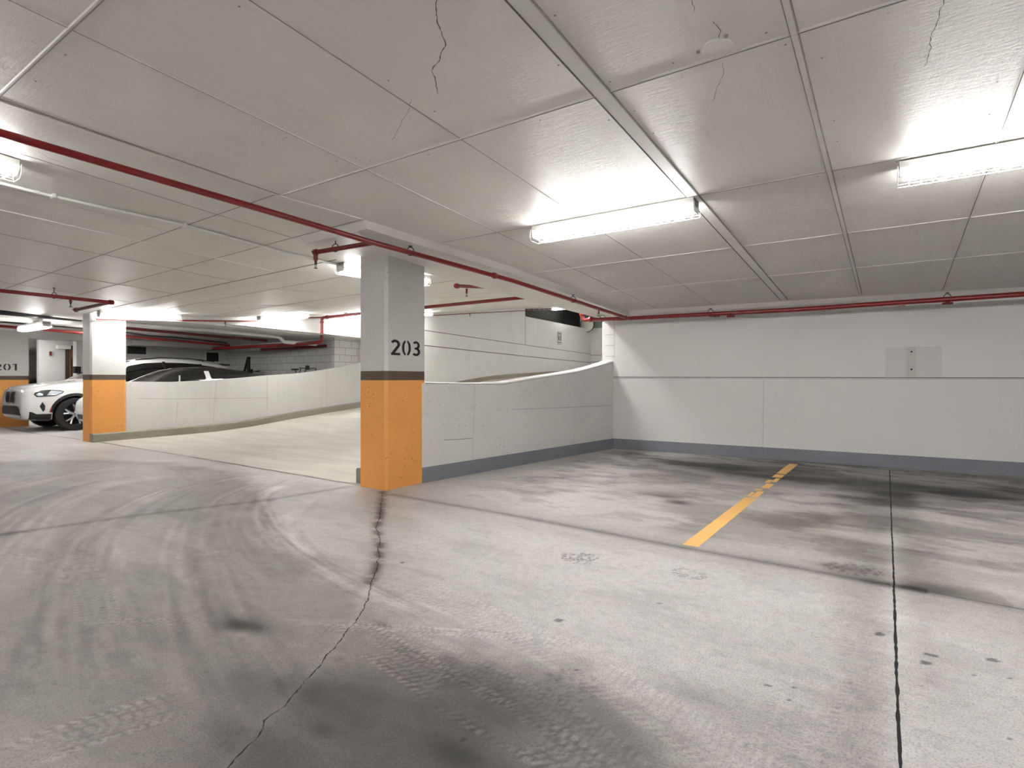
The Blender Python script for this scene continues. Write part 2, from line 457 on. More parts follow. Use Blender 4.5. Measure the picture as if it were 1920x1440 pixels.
    streaks([(240, 870), (100, 890), (-60, 930), (-200, 980)], .4, .07, 16, 10)
    streaks([(600, 930), (560, 960), (560, 1010), (640, 1070), (760, 1130), (950, 1230), (1150, 1330)], .10, .07, 12, 20)
    streaks([(400, 1160), (700, 1170), (1000, 1200), (1300, 1300)], .05, .05, 14, 30)
    # tread prints
    def tread(P, w, amt, pitch=.035, chev=.8, seed=1, dens=.5):
        nonlocal g
        P = smooth_path(pf(*P))
        d, T, S, L = poly_st(x, y, P)
        a = np.abs(T) / w
        win = (a < 1) * (d < w) * sstep(0, .2, S) * sstep(L, L - .25, S) * sstep(dens - .12, dens + .1, fbm(x, y, 3.1, seed + 60, 3))
        ph = S / pitch + chev * a
        bars = ((ph % 1) < .62) * ((np.abs(a - .33) > .045) & (np.abs(a - .7) > .04))
        edge = (a > .72)
        g += amt * 1.6 * win * (bars * 1.0 - .45) * np.where(edge, 1.3, .75)
    tread([(640, 1170), (760, 1240), (900, 1330), (1030, 1400), (1160, 1500)], .10, .085, .034, 1.4, 1, .36)
    tread([(760, 1090), (900, 1150), (1060, 1230), (1240, 1340), (1400, 1440), (1600, 1560)], .10, .042, .034, 1.2, 2, .38)
    tread([(700, 1180), (860, 1250), (1000, 1320), (1140, 1420), (1260, 1540)], .09, .05, .03, 1.4, 3, .42)
    tread([(-60, 1460), (80, 1400), (230, 1350), (400, 1300)], .10, .075, .034, 1.2, 4, .34)
    tread([(120, 1166), (300, 1166), (420, 1172)], .035, .08, .03, .6, 5, .34)
    tread([(560, 1180), (700, 1176), (820, 1184), (1000, 1196), (1160, 1225)], .035, .09, .028, .6, 6, .3)
    tread([(230, 1070), (350, 1045), (470, 1030)], .04, .06, .03, .6, 7, .36)
    tread([(1660, 1120), (1600, 1170), (1540, 1260), (1480, 1400), (1440, 1560)], .10, -.028, .034, 1.1, 8, .38)
    tread([(1480, 1500), (1580, 1400), (1640, 1320), (1720, 1240)], .09, -.028, .034, 1.1, 9, .40)
    tread([(-60, 1060), (60, 1040), (140, 1060), (200, 1180)], .09, .04, .04, .8, 10, .4)
    # small dark tread stamps
    def stamp(px, py, r, amt, seed, aspect=1.0, cell=.028):
        cx, cy = FL(px, py); u = (x - cx); v = (y - cy) * aspect
        rr = np.hypot(u, v)
        gx = np.abs(((u + v * .5) / cell) % 1 - .5); gy = np.abs(((v - np.abs(u) * .6) / (cell * .7)) % 1 - .5)
        m = (rr < r * (.75 + .5 * fbm(x, y, 22, seed, 2))) & (gx < .30) & (gy < .30) & (vnoise(x, y, 40, seed + 4) > .35)
        g[m] += amt
    stamp(1087, 1046, .115, -.42, 11, 1.1); stamp(1288, 1075, .095, -.24, 15, 1.1, .024); stamp(1592, 1066, .15, -.13, 18, 1.3, .05); stamp(1060, 1285, .11, -.08, 23, 1.0, .045)
    # grit
    g -= (vnoise(x, y, 75, 91) > .985) * .12
    g = np.clip(g, .10, .86)
    # tint
    l = g ** 2.2
    rgb = np.stack([l * (1.01 + warm * .9), l * (.992 - warm * .15), l * (.985 - warm * 1.1)], 1)
    return rgb

def floor_material():
    m, nt, b = new_mat('floor_concrete')
    at = N(nt, 'ShaderNodeAttribute', attribute_name='floor_colour')
    v = coords(nt)
    n = noise(nt, v, 130, 3, .6)
    sp = ramp(nt, n, [(.34, (.66, .66, .66)), (.5, (1, 1, 1)), (.68, (1.12, 1.12, 1.12))])
    n5 = ramp(nt, noise(nt, v, 21, 6, .68), [(.32, (.84, .84, .84)), (.5, (1, 1, 1)), (.7, (1.08, 1.08, 1.08))])
    col = mixc(nt, 1.0, at.outputs['Color'], sp, 'MULTIPLY'); col = mixc(nt, 1.0, col, n5, 'MULTIPLY')
    vo = N(nt, 'ShaderNodeTexVoronoi', Scale=26.0); nt.links.new(v, vo.inputs['Vector'])
    pt = ramp(nt, vo.outputs['Distance'], [(.035, (.8, .8, .8)), (.06, (0, 0, 0))])
    gate = ramp(nt, noise(nt, v, 3.0, 4, .7), [(.52, (0, 0, 0)), (.6, (1, 1, 1))])
    f = mixc(nt, 1.0, pt, gate, 'MULTIPLY')
    col = mixc(nt, f, col, (.05, .048, .045))
    nt.links.new(col, b.inputs['Base Color'])
    r = ramp(nt, noise(nt, v, 1.2, 4), [(.3, (.44, .44, .44)), (.7, (.58, .58, .58))])
    nt.links.new(r, b.inputs['Roughness'])
    b.inputs['Specular IOR Level'].default_value = .45
    bump(nt, b, noise(nt, v, 90, 4, .7), .18, .003)
    return m
FLOORM = floor_material()

def axis(segs):
    out = [segs[0][0]]
    for a, b, h in segs:
        n = max(1, int(round((b - a) / h)))
        out += [a + (b - a) * (i + 1) / n for i in range(n)]
    return np.array(out)
def build_floor():
    xs = axis([(-34, -18, 2.0), (-18, -9, .12), (-9, -3.6, .03), (-3.6, 2.4, .012), (2.4, 3.4, .04), (3.4, 9, .5)])
    ys = axis([(-8, .2, 1.0), (.2, 3.4, .012), (3.4, 5.6, .022), (5.6, 9.0, .03), (9.0, 12, .5)])
    X, Y = np.meshgrid(xs, ys); nx, ny = len(xs), len(ys)
    x = X.ravel(); y = Y.ravel(); z = np.zeros_like(x)
    idx = np.arange(nx * ny).reshape(ny, nx)
    q = np.stack([idx[:-1, :-1], idx[:-1, 1:], idx[1:, 1:], idx[1:, :-1]], -1).reshape(-1, 4)
    cx = x[q].mean(1); cy = y[q].mean(1)
    keep = ~((cy > 4.03) & (cx > XW(0) - .107 * cy + .02) & (cx < -4.5 + .11 * (cy - 4)) )
    keep &= ~((cy > 9.0) & (cx > -12.2))
    q = q[keep]
    me = bpy.data.meshes.new('floor')
    me.vertices.add(len(x)); me.loops.add(len(q) * 4); me.polygons.add(len(q))
    me.vertices.foreach_set('co', np.stack([x, y, z], 1).ravel())
    me.loops.foreach_set('vertex_index', q.ravel())
    me.polygons.foreach_set('loop_start', np.arange(len(q)) * 4)
    me.polygons.foreach_set('loop_total', np.full(len(q), 4))
    me.update(calc_edges=True)
    at = me.attributes.new('floor_colour', 'FLOAT_COLOR', 'POINT')
    rgb = paint_floor(x, y)
    at.data.foreach_set('color', np.concatenate([rgb, np.ones((len(x), 1))], 1).astype(np.float32).ravel())
    me.materials.append(FLOORM)
    o = bpy.data.objects.new('floor', me); COL.objects.link(o)
    struct(o, 'grey stained concrete garage floor with tyre marks')
    return o
floor = build_floor()

def ribbon(mb, P, w, z, m=0, jit=0.0, step=.03, seed=1, wj=0.0):
    """thin wobbling strip on the floor along world points P"""
    r = random.Random(seed); Q = []
    for (a, b) in zip(P, P[1:]):
        L = math.hypot(b[0] - a[0], b[1] - a[1]); n = max(1, int(L / step))
        for i in range(n): Q.append((a[0] + (b[0] - a[0]) * i / n, a[1] + (b[1] - a[1]) * i / n))
    Q.append(P[-1])
    off = 0; vs = []
    for i, p in enumerate(Q):
        a = Q[max(0, i - 1)]; b = Q[min(len(Q) - 1, i + 1)]
        L = math.hypot(b[0] - a[0], b[1] - a[1]) or 1; nx, ny = -(b[1] - a[1]) / L, (b[0] - a[0]) / L
        off = off * .8 + r.uniform(-jit, jit); ww = w * (1 + r.uniform(-wj, wj))
        vs += [(p[0] + nx * (off + ww / 2), p[1] + ny * (off + ww / 2), z), (p[0] + nx * (off - ww / 2), p[1] + ny * (off - ww / 2), z)]
    mb.add(vs, [(2 * i + 1, 2 * i + 3, 2 * i + 2, 2 * i) for i in range(len(Q) - 1)], m)
mb = MB()
ribbon(mb, pf((1668, 881), (1671, 960), (1676, 1098)), .009, .0012, 0, .0008, seed=2, wj=.3)
ribbon(mb, pf((1676, 1098), (1680, 1250), (1688, 1440), (1694, 1620)), .010, .0012, 0, .0008, seed=3, wj=.35)
ribbon(mb, pf((750, 930), (960, 966), (1280, 1027), (1676, 1098)), .006, .0010, 1, .0006, seed=4, wj=.4)
ribbon(mb, pf((1676, 1098), (1920, 1143), (2200, 1195)), .007, .0010, 1, .0006, seed=5, wj=.4)
ribbon(mb, pf((-500, 1075), (0, 1003), (250, 967), (500, 938), (645, 914)), .007, .0010, 1, .001, seed=6, wj=.5)
ribbon(mb, pf((-300, 925), (0, 896), (190, 880)), .012, .0010, 1, .001, seed=7, wj=.5)
ribbon(mb, pf((0, 800), (60, 812), (150, 824)), .03, .0010, 1, .001, step=.3, seed=7, wj=.5)
ribbon(mb, [(-11.6, 4.06), (-7.78, 4.02), (-4.85, 3.96)], .012, .0042, 1, .001, seed=8, wj=.4)
mb.build_each('expansion_joint', [BLACKJ, DARKJ], floor)
mb = MB()
ribbon(mb, pf((718, 922), (716, 950), (706, 990), (712, 1015), (708, 1060), (697, 1090), (690, 1125), (672, 1155), (655, 1180), (625, 1215), (600, 1245), (560, 1290), (530, 1325), (495, 1352), (480, 1385), (450, 1410), (425, 1438), (400, 1480)),
       .0045, .0013, 0, .0045, step=.014, seed=12, wj=.7)
mb.build('floor_crack', [BLACKJ], floor)
# yellow stall line, worn through near the wall
YEL = painted('yellow_line_paint', (.93, .73, .43), pits=0, mottle=.06, scuff=.35)
mb = MB()
def quadstrip(segs):
    for (y0, y1, xa, xb) in segs:
        n = max(1, int((y1 - y0) / .05)); vs = []; r = random.Random(int(y0 * 97))
        for i in range(n + 1):
            y = y0 + (y1 - y0) * i / n
            vs += [(-1.18 + xa + .009 * (y - 3.77) + r.uniform(-.002, .002), y, .0016), (-1.18 + xb + .009 * (y - 3.77) + r.uniform(-.002, .002), y, .0016)]
        mb.add(vs, [(2 * i, 2 * i + 1, 2 * i + 3, 2 * i + 2) for i in range(n)])
quadstrip([(3.77, 5.62, 0, .105), (5.66, 6.0, .04, .10), (5.68, 5.92, 0, .03), (6.04, 6.12, .0, .06), (6.2, 6.5, .03, .105), (6.55, 6.75, 0, .05), (6.62, 6.9, .055, .10), (6.95, 7.2, .0, .105), (7.25, 8.2, .0, .105)])
mb.build('yellow_painted_line', [YEL], floor)

# ------------------------------------------------------------------ RAMP
def ramp_concrete():
    m, nt, b = new_mat('ramp_concrete')
    c = lin((.80, .785, .755)); v = coords(nt)
    col = ramp(nt, noise(nt, coords(nt, (.8, 3, 1)), 1.1, 6, .6), [(.3, tuple(x * .82 for x in c)), (.65, tuple(x * 1.04 for x in c))])
    col = mixc(nt, ramp(nt, noise(nt, v, 1.8, 7, .7), [(.52, (0, 0, 0)), (.75, (.3, .3, .3))]), col, tuple(x * .7 for x in c))
    nt.links.new(col, b.inputs['Base Color']); b.inputs['Roughness'].default_value = .6
    bump(nt, b, noise(nt, coords(nt, (30, 5, 5)), 6, 3), .2, .004)
    return m
RAMPM = ramp_concrete()
mb = MB(); rows = []
ysr = [4.0 + i * .45 for i in range(61)]
for Y in ysr:
    z = interp(RF, Y) + .0035 if Y > 4.01 else .002
    rows.append([(XW(Y) - .02, Y, z), (-8, Y, z), (min(-4.5, -4.62 + .117 * (Y - 4)) + (.3 if Y > 4.6 else 0), Y, z)])
    if Y <= 4.01: rows[-1] = [(-11.95, 4.06, .003), (-7.78, 4.02, .003), (-4.6, 3.955, .003)]
vs = [p for r in rows for p in r]
fs = []
for i in range(len(rows) - 1):
    for k in range(2): fs.append((i * 3 + k, i * 3 + k + 1, i * 3 + k + 4, i * 3 + k + 3))
mb.add(vs, fs); o = mb.build('ramp_floor', [RAMPM], smooth=True); struct(o, 'pale concrete ramp rising behind the column')

# curbs either side of the ramp
def curb(name, xin, xout, Y0, Y1, h, label):
    mb = MB(); ys = [Y0 + (Y1 - Y0) * i / 40 for i in range(41)]; R = []
    for Y in ys:
        z = interp(RF, Y)
        R.append([(xin(Y), Y, z - .05), (xin(Y), Y, z + h - .015), (xin(Y) + (.015 if xout(Y) > xin(Y) else -.015), Y, z + h), (xout(Y), Y, z + h), (xout(Y), Y, z - .05)])
    vs = [p for r in R for p in r]; fs = []
    for i in range(40):
        for k in range(5):
            a = i * 5 + k; b = i * 5 + (k + 1) % 5; fs.append((a, b, b + 5, a + 5))
    fs += [(4, 3, 2, 1, 0), tuple(40 * 5 + k for k in range(5))]
    mb.add(vs, fs); o = mb.build(name, [CONC]); bm = bmesh.new(); bm.from_mesh(o.data); bmesh.ops.recalc_face_normals(bm, faces=bm.faces); bm.to_mesh(o.data); bm.free()
    return struct(o, label)
curb('curb', lambda Y: XW(Y) + .16, lambda Y: XW(Y) - .02, 3.96, 30, .15, 'olive grey concrete curb at foot of the left ramp wall')
curb('curb', lambda Y: -4.80 + .117 * (Y - 3.96), lambda Y: -4.585 + .117 * (Y - 3.96), 4.02, 29, .165, 'short concrete curb end beside the numbered orange column')

# ------------------------------------------------------------------ WALLS
WA, WB = (-3.75, 8.385), (1.24, 8.615)
def wallY(X): return WA[1] + (WB[1] - WA[1]) * (X - WA[0]) / (WB[0] - WA[0])
# back wall (faces the camera) with its grey painted base, joint and hairline
mb = MB(); mb.prism([(-3.94, wallY(-3.94), 0), (7.2, wallY(7.2), 0), (7.2, wallY(7.2), 2.9), (-3.94, wallY(-3.94), 2.9)], (0, .3, 0))
wb = struct(mb.build('wall_back', [BACKW]), 'long clean white wall behind the parking stalls')
def on_back(px, py, e=.002):
    p = PV(px, py, WA, WB); return (p[0], p[1] - e, p[2])
def strip3(mb, pts, w, axis, e, m=0):
    """thin strip along pts, widened along axis vector"""
    a = Vector(axis) * (w / 2); vs = []
    for p in pts: vs += [tuple(Vector(p) + a), tuple(Vector(p) - a)]
    mb.add(vs, [(2 * i, 2 * i + 1, 2 * i + 3, 2 * i + 2) for i in range(len(pts) - 1)], m)
mb = MB()
zj = on_back(1400, 708)[2]
strip3(mb, [on_back(1150, 707), on_back(1300, 707.5), on_back(1560, 708), on_back(1760, 708.5), on_back(2200, 709)], .010, (0, 0, 1), 0)
strip3(mb, [on_back(1150, 709.5), on_back(1560, 710.5), on_back(2200, 711.5)], .006, (0, 0, 1), 0, 1)
strip3(mb, [on_back(1432, 712), on_back(1431, 780), on_back(1430, 846)], .005, (1, 0, 0), 0, 1)
for a in [((1135, 628), (1152, 627)), ((1135, 648), (1152, 647.5)), ((1135, 668), (1152, 668)), ((1152, 600), (1152, 672))]:
    strip3(mb, [on_back(*a[0]), on_back(*a[1])], .007, (0, 0, 1) if a[0][0] != a[1][0] else (1, 0, 0), 0, 1)
mb.build_each('wall_joint', [DARKJ, plain('faint_joint', (.62, .615, .60), .7)], wb)
mb = MB(); mb.prism([(-3.745, wallY(-3.745) - .004, 0), (7.2, wallY(7.2) - .004, 0), (7.2, wallY(7.2) - .004, .165), (-3.745, wallY(-3.745) - .004, .165)], (0, .01, 0))
struct(mb.build('baseboard_back', [BASEG]), 'blue grey painted base along the long back wall')

# parapet between ramp and stalls
PA, PB = (-4.21, 4.43), (-3.75, 8.385)
def on_par(px, py): return PV(px, py, PA, PB)
top = [on_par(797, 717), on_par(880, 719.5), on_par(945, 718), on_par(1000, 708.5), on_par(1050, 701), on_par(1085, 695), on_par(1110, 689), on_par(1135, 681.5), on_par(1151, 676.5)]
nrm = Vector((-(PB[1] - PA[1]), PB[0] - PA[0], 0)).normalized()   # to the ramp side
poly = [(PA[0], PA[1], 0)] + [(PA[0] - .007, PA[1] - .02, top[0][2])] + top[1:] + [(PB[0], PB[1], top[-1][2] + .01), (PB[0], PB[1], 0)]
mb = MB()
n = len(top)
L = [(p[0], p[1]) for p in top]; L[0] = (PA[0], PA[1]); L[-1] = (PB[0], PB[1])
zs = [p[2] for p in top]; vs = []; th = .17
for (x, y), z in zip(L, zs):
    q = (x + nrm.x * th, y + nrm.y * th)
    vs += [(x, y, 0), (x, y, z - .02), (x + nrm.x * .012, y + nrm.y * .012, z), (q[0], q[1], z + .012), (q[0], q[1], -.05)]
fs = []
for i in range(n - 1):
    for k in range(4): fs.append((i * 5 + k + 1, i * 5 + k, i * 5 + k + 5, i * 5 + k + 6))
fs += [(0, 1, 2, 3, 4), tuple((n - 1) * 5 + k for k in (4, 3, 2, 1, 0))]
mb.add(vs, fs)
par = struct(mb.build('wall_ramp_right', [WHITE]), 'low white pitted parapet between the ramp and the stalls')
mb = MB(); e = -nrm * .002
def op(px, py):
    p = Vector(on_par(px, py)) + e; return tuple(p)
ALONG = Vector((PB[0] - PA[0], PB[1] - PA[1], 0)).normalized()
strip3(mb, [op(890, 721), op(888, 800), op(886, 860)], .005, ALONG, 0)
strip3(mb, [op(1078, 765), op(1076, 830)], .004, ALONG, 0, 0)
strip3(mb, [op(960, 768), op(1060, 764), op(1149, 760)], .005, (0, 0, 1), 0, 1)
strip3(mb, [op(832, 825), op(860, 823.5), op(886, 822)], .008, (0, 0, 1), 0, 1)
strip3(mb, [op(797, 719), op(945, 720.5), op(1085, 697.5), op(1151, 679)], .006, (0, 0, 1), 0, 1)
mb.build_each('wall_joint', [plain('faint_joint_line', (.66, .655, .64), .7), plain('form_line', (.56, .55, .53), .7)], par)
mb = MB(); d = -nrm * .005
mb.prism([(PA[0], PA[1], 0), (PB[0], PB[1], 0), (PB[0], PB[1], .165), (PA[0], PA[1], .165)], tuple(d))
struct(mb.build('baseboard_ramp', [BASEG]), 'blue grey painted base along the low parapet')

# ramp right wall beyond the back wall
mb = MB(); mb.box((-3.94, 8.42, 0), (-3.6, 31, 6)); struct(mb.build('wall_ramp_side', [RAMPW]))

# wall left of the ramp
WL0, WL1 = (XW(4), 4.0), (XW(30), 30.0)
def on_wl(px, py, e=.0):
    p = PV(px, py, WL0, WL1); return (p[0] + e, p[1], p[2])
ptop = [on_wl(235, 715), on_wl(330, 716), on_wl(400, 713), on_wl(450, 709), on_wl(500, 704.5), on_wl(560, 700), on_wl(600, 695), on_wl(640, 687.5), on_wl(676, 679.5)]
def jz2(Y): return 2.31 - (Y - 4.6) * .0082
mb = MB()
def sheet(tops, bots, ys, th, m=0, x_off=0.0):
    vs = []
    for Y, t, b in zip(ys, tops, bots):
        vs += [(XW(Y) + x_off, Y, b), (XW(Y) + x_off, Y, t), (XW(Y) + x_off - th, Y, t), (XW(Y) + x_off - th, Y, b)]
    fs = []
    for i in range(len(ys) - 1):
        for k in range(4):
            a = i * 4 + k; b = i * 4 + (k + 1) % 4; fs.append((a, a + 4, b + 4, b))
    fs += [(0, 1, 2, 3), tuple((len(ys) - 1) * 4 + k for k in (3, 2, 1, 0))]
    mb.add(vs, fs, m)
ys_ = [4.5] + [p[1] for p in ptop[1:]]; ts_ = [1.08] + [p[2] for p in ptop[1:]]
sheet(ts_, [-.05] * len(ys_), ys_, .20)
Yc = ptop[-1][1]
sheet([jz2(Yc), jz2(30.2)], [-.05, -.05], [Yc, 30.2], .2)
wl = struct(mb.build('wall_ramp_left', [RAMPW]), 'pale parapet and wall on the far side of the ramp')
mb = MB()
Yb = on_wl(630, 660)[1]
sheet([jz2(Yb), jz2(Yc)], [.9, 1.2], [Yb, Yc], .14, 0, -.06)
struct(mb.build('wall_block_pier', [BLOCK]), 'white painted block infill above the ramp parapet')
mb = MB()
sheet([zc(-11.5, Y) + .3 for Y in (4.25, 7, 10.8, 13.9, 19, 21.07)], [jz2(Y) for Y in (4.25, 7, 10.8, 13.9, 19, 21.07)], [4.25, 7, 10.8, 13.9, 19, 21.07], .22)
sheet([3.97, 4.04], [jz2(21.07), jz2(29.5)], [21.07, 29.5], .22)
wu = struct(mb.build('wall_ramp_upper', [RAMPW]), 'upper white ramp wall with long level joints')
mb = MB()
strip3(mb, [on_wl(790, 618.5, .003), on_wl(900, 634.5, .003), on_wl(1000, 649, .003), on_wl(1108, 664, .003)], .022, (0, 0, 1), 0)
strip3(mb, [on_wl(790, 647, .003), on_wl(900, 659, .003), on_wl(1000, 669.5, .003), on_wl(1108, 680, .003)], .028, (0, 0, 1), 0)
strip3(mb, [on_wl(985, 594, .003), on_wl(985, 646, .003)], .03, (0, 1, 0), 0)
def lj(a, b, w=.006, ax=(0, 0, 1), m=1): strip3(mb, [on_wl(*a, .003), on_wl(*b, .003)], w, ax, 0, m)
lj((258, 747), (318, 748), .008); lj((318, 748), (500, 746), .008); lj((501, 706), (501, 770), .01, (0, 1, 0)); lj((333, 752), (330, 795), .006, (0, 1, 0)); lj((405, 715), (400, 790), .006, (0, 1, 0))
mb.build_each('wall_joint', [DARKJ, plain('soft_joint_line', (.68, .67, .65), .7)], wu)
# end wall of the ramp and the louvred opening
YE = 29.5
mb = MB(); mb.box((-15.2, YE, 0), (-3.6, YE + .3, 4.1)); we = struct(mb.build('wall_ramp_end', [RAMPW]), 'white end wall at the top of the ramp')
mb = MB()
for py in (666, 678.5): strip3(mb, [PY(1108, py, YE - .01), PY(1136, py, YE - .01)], .03, (0, 0, 1), 0)
mb.build_each('wall_joint', [DARKJ], we)
mb = MB(); mb.box((-15.2, YE, 4.1), (-3.6, YE + .3, 6.2)); struct(mb.build('trim_1', [TEAL]), 'grey green panel above the ramp end wall')
LX = XW(25.3) - .75
lv = empty('louvre_grille', (LX, 25.3, 3.9), .107); tag(lv, 'dark slatted ventilation grille above the far ramp wall', 'ventilation grille')
mb = MB(); mb.box((-.14, -4.4, 0), (-.1, 4.2, 2.2)); mb.build('backing_panel', [BLACKM], lv)
mb = MB(); mb.box((-.1, -4.4, 0), (.06, -3.3, 2.2)); mb.box((-.1, 1.6, 0), (.06, 4.2, 2.2)); mb.build_each('frame_post', [BLACKM], lv)
mb = MB()
for i in range(26): mb.prism([(-.08, -3.3, .04 + i * .075), (.03, -3.3, .0 + i * .075), (.035, -3.3, .012 + i * .075), (-.075, -3.3, .052 + i * .075)], (0, 4.9, 0))
mb.build('slats', [plain('dark_slat', (.55, .55, .54), .4, .3)], lv)

# block wall and vent wall of the parking bay left of the ramp
YBK = on_wl(632, 660)[1] + .1
mb = MB(); mb.prism([(-18.6, YBK, 0), (XW(YBK) - .1, YBK, 0), (XW(YBK) - .1, YBK, 2.6), (-18.6, YBK, 2.6)], (0, .25, 0))
struct(mb.build('wall_block', [BLOCK]), 'painted concrete block wall behind the parked cars')
XV = PY(424, 690, YBK)[0]
mb = MB(); mb.box((XV - .2, 6.6, 0), (XV, YBK + .1, 2.6)); struct(mb.build('wall_vent', [WHITE]), 'white wall with two dark vents behind the white suv')
def vent(px0, py0, px1, py1, lab, div):
    a = PX(px0, py0, XV + .02); b = PX(px1, py1, XV + .02)
    y0, y1, z0, z1 = a[1], b[1], b[2], a[2]
    e = empty('wall_vent_grille', (XV, (y0 + y1) / 2, z0)); tag(e, lab, 'vent'); h = (y1 - y0) / 2; H = z1 - z0
    m = MB(); m.box((.004, -h, 0), (.01, h, H)); m.build('backing_panel', [BLACKM], e)
    m = MB()
    for (A, B) in (((-h - .03, -.03), (h + .03, 0)), ((-h - .03, H), (h + .03, H + .03)), ((-h - .03, 0), (-h, H)), ((h, 0), (h + .03, H))): m.box((0, A[0], A[1]), (.03, B[0], B[1]))
    if div: m.box((0, -.01 - h * .5, 0), (.03, .01 - h * .5, H))
    m.build('frame', [WHITEM], e)
    m = MB(); k = int(H / .03)
    for i in range(k): m.box((.01, -h, i * H / k), (.022, h, i * H / k + .010))
    m.build('slats', [VENTG if div else DSTEEL], e)
vent(225, 648, 274, 664.5, 'wide dark grey wall vent with a white divider above the white suv', True)
vent(387, 661, 410, 678, 'small square black wall vent near the block wall corner', False)

# beam line and far rooms on the left
mb = MB(); mb.box((-17.75, -8, 2.12), (-17.27, 6.7, 3.0)); struct(mb.build('ceiling_beam', [COLW]), 'white downstand beam over column 201')
mb = MB(); mb.box((-20.3, 5.5, 0), (-20.1, 12, 3.0)); fw = struct(mb.build('wall_far', [BACKW]), 'far white wall beside the brown door')
mb = MB(); mb.box((-33.2, -8, 0), (-33, 13, 3.2)); struct(mb.build('wall_left', [WHITE]))
mb = MB(); mb.box((-33, 12, 0), (-18.6, 12.2, 3.2)); struct(mb.build('wall_left_back', [WHITE]))
mb = MB(); mb.box((-33, -8.2, 0), (7.4, -8, 3.4)); struct(mb.build('wall_rear', [WHITE]))
mb = MB(); mb.box((7.2, -8, 0), (7.4, 9.2, 3.2)); struct(mb.build('wall_right', [WHITE]))
XD = -20.08
dr = struct(empty('door_1', PX(130, 700, XD)), 'brown wooden door in a dark frame beyond the parked suv'); dr.location.z = 0
a = PX(122, 655, XD); b = PX(141, 655, XD); cy0 = dr.location.y; zt = a[2]
m = MB(); m.box((0, a[1] - cy0, 0), (.06, a[1] - cy0 + .08, zt)); m.box((0, a[1] - cy0, zt), (.10, b[1] - cy0 + .05, zt + .11)); m.build('door_frame', [DBROWN], dr)
yd0 = PX(127.5, 655, XD)[1] - cy0; yd1 = PX(134, 655, XD)[1] - cy0
m = MB(); m.box((0, a[1] - cy0 + .08, 0), (.03, yd0, zt)); m.build('side_panel', [DBROWN], dr)
m = MB(); m.box((.0, yd0, 0), (.05, yd1 + .02, zt)); m.build('door_leaf', [WOOD], dr)
m = MB(); m.box((.05, yd1 - .03, .95), (.09, yd1, 1.75)); m.build('door_handle', [DBROWN], dr)
m = MB(); m.box((.0, yd1 + .02, 0), (.03, b[1] - cy0, zt)); m.build('white_panel', [WHITEM], dr)
def wallbox(name, px0, py0, px1, py1, th, mat, lab, cat, X=XD, det=None):
    a = PX(px0, py0, X); b = PX(px1, py1, X)
    m = MB(); m.box((0, 0, 0), (th, b[1] - a[1], a[2] - b[2])); o = m.build(name, [mat]); o.location = (X - .02, a[1], b[2])
    bevel(o, .008); tag(o, lab, cat); return o
wallbox('alarm_box', 92.5, 659, 96, 667, .08, RED, 'small red alarm box on the far white wall', 'alarm')
wallbox('sign_box', 105, 647.5, 130, 655, .16, WHITEM, 'white box fixed above the brown door', 'box')
o = wallbox('card_reader', 136, 687, 147.5, 700, .2, BLACKM, 'black square unit on the white post right of the brown door', 'control box', -19.6)
mb = MB(); a = PX(141.5, 700, -19.7); mb.box((-19.9, a[1], 0), (-19.62, a[1] + .55, 2.3)); struct(mb.build('wall_post', [WHITEM]), 'white post beside the brown door')

# ------------------------------------------------------------------ COLUMNS
def stroke(P, w):
    out = []
    n = len(P); Lf = []; Rt = []
    for i, p in enumerate(P):
        a = P[max(0, i - 1)]; b = P[min(n - 1, i + 1)]; L = math.hypot(b[0] - a[0], b[1] - a[1]); nx, ny = -(b[1] - a[1]) / L, (b[0] - a[0]) / L
        Lf.append((p[0] + nx * w / 2, p[1] + ny * w / 2)); Rt.append((p[0] - nx * w / 2, p[1] - ny * w / 2))
    return [[Lf[i], Rt[i], Rt[i + 1], Lf[i + 1]] for i in range(n - 1)]
def arc(cx, cy, rx, ry, a0, a1, n=14): return [(cx + rx * cos(radians(a0 + (a1 - a0) * i / n)), cy + ry * sin(radians(a0 + (a1 - a0) * i / n))) for i in range(n + 1)]
def glyph(c):
    if c == '2': return stroke(arc(.25, .70, .205, .215, 155, -35) + [(.30, .40), (.10, .12)], .165) + [[(.0, 0), (.54, 0), (.54, .155), (.0, .155)]]
    if c == '3': return stroke(arc(.24, .715, .17, .205, 145, -80), .15) + stroke(arc(.235, .285, .20, .21, 80, -145), .155) + [[(.15, .44), (.28, .44), (.28, .57), (.15, .57)]]
    if c == '0':
        q = []
        for s in (1, -1):
            o = [(.28 + s * (.03 + .245 * cos(radians(t))), .5 + .50 * sin(radians(t))) for t in range(-84, 85, 12)]
            i = [(.28 + s * (.03 + .10 * cos(radians(t))), .5 + .36 * sin(radians(t))) for t in range(-84, 85, 12)]
            q += [[o[k], i[k], i[k + 1], o[k + 1]] for k in range(len(o) - 1)]
        return q
    if c == '1': return [[(.20, 0), (.37, 0), (.37, 1), (.20, 1)], [(.02, .80), (.20, .88), (.20, 1), (.02, .92)]]
    return []
def number(text, y0, y1, z0, z1, X, parent, name='stencil_digit'):
    adv = .645; tot = adv * (len(text) - 1) + .54; sy = (y1 - y0) / tot; sz = (z1 - z0)
    for i, c in enumerate(text):
        mb = MB()
        for q in glyph(c):
            vs = [(X, y0 + (i * adv + p[0]) * sy, z0 + p[1] * sz) for p in q]
            mb.add(vs, [(0, 1, 2, 3)])
        mb.build(name, [BLACKP], parent)
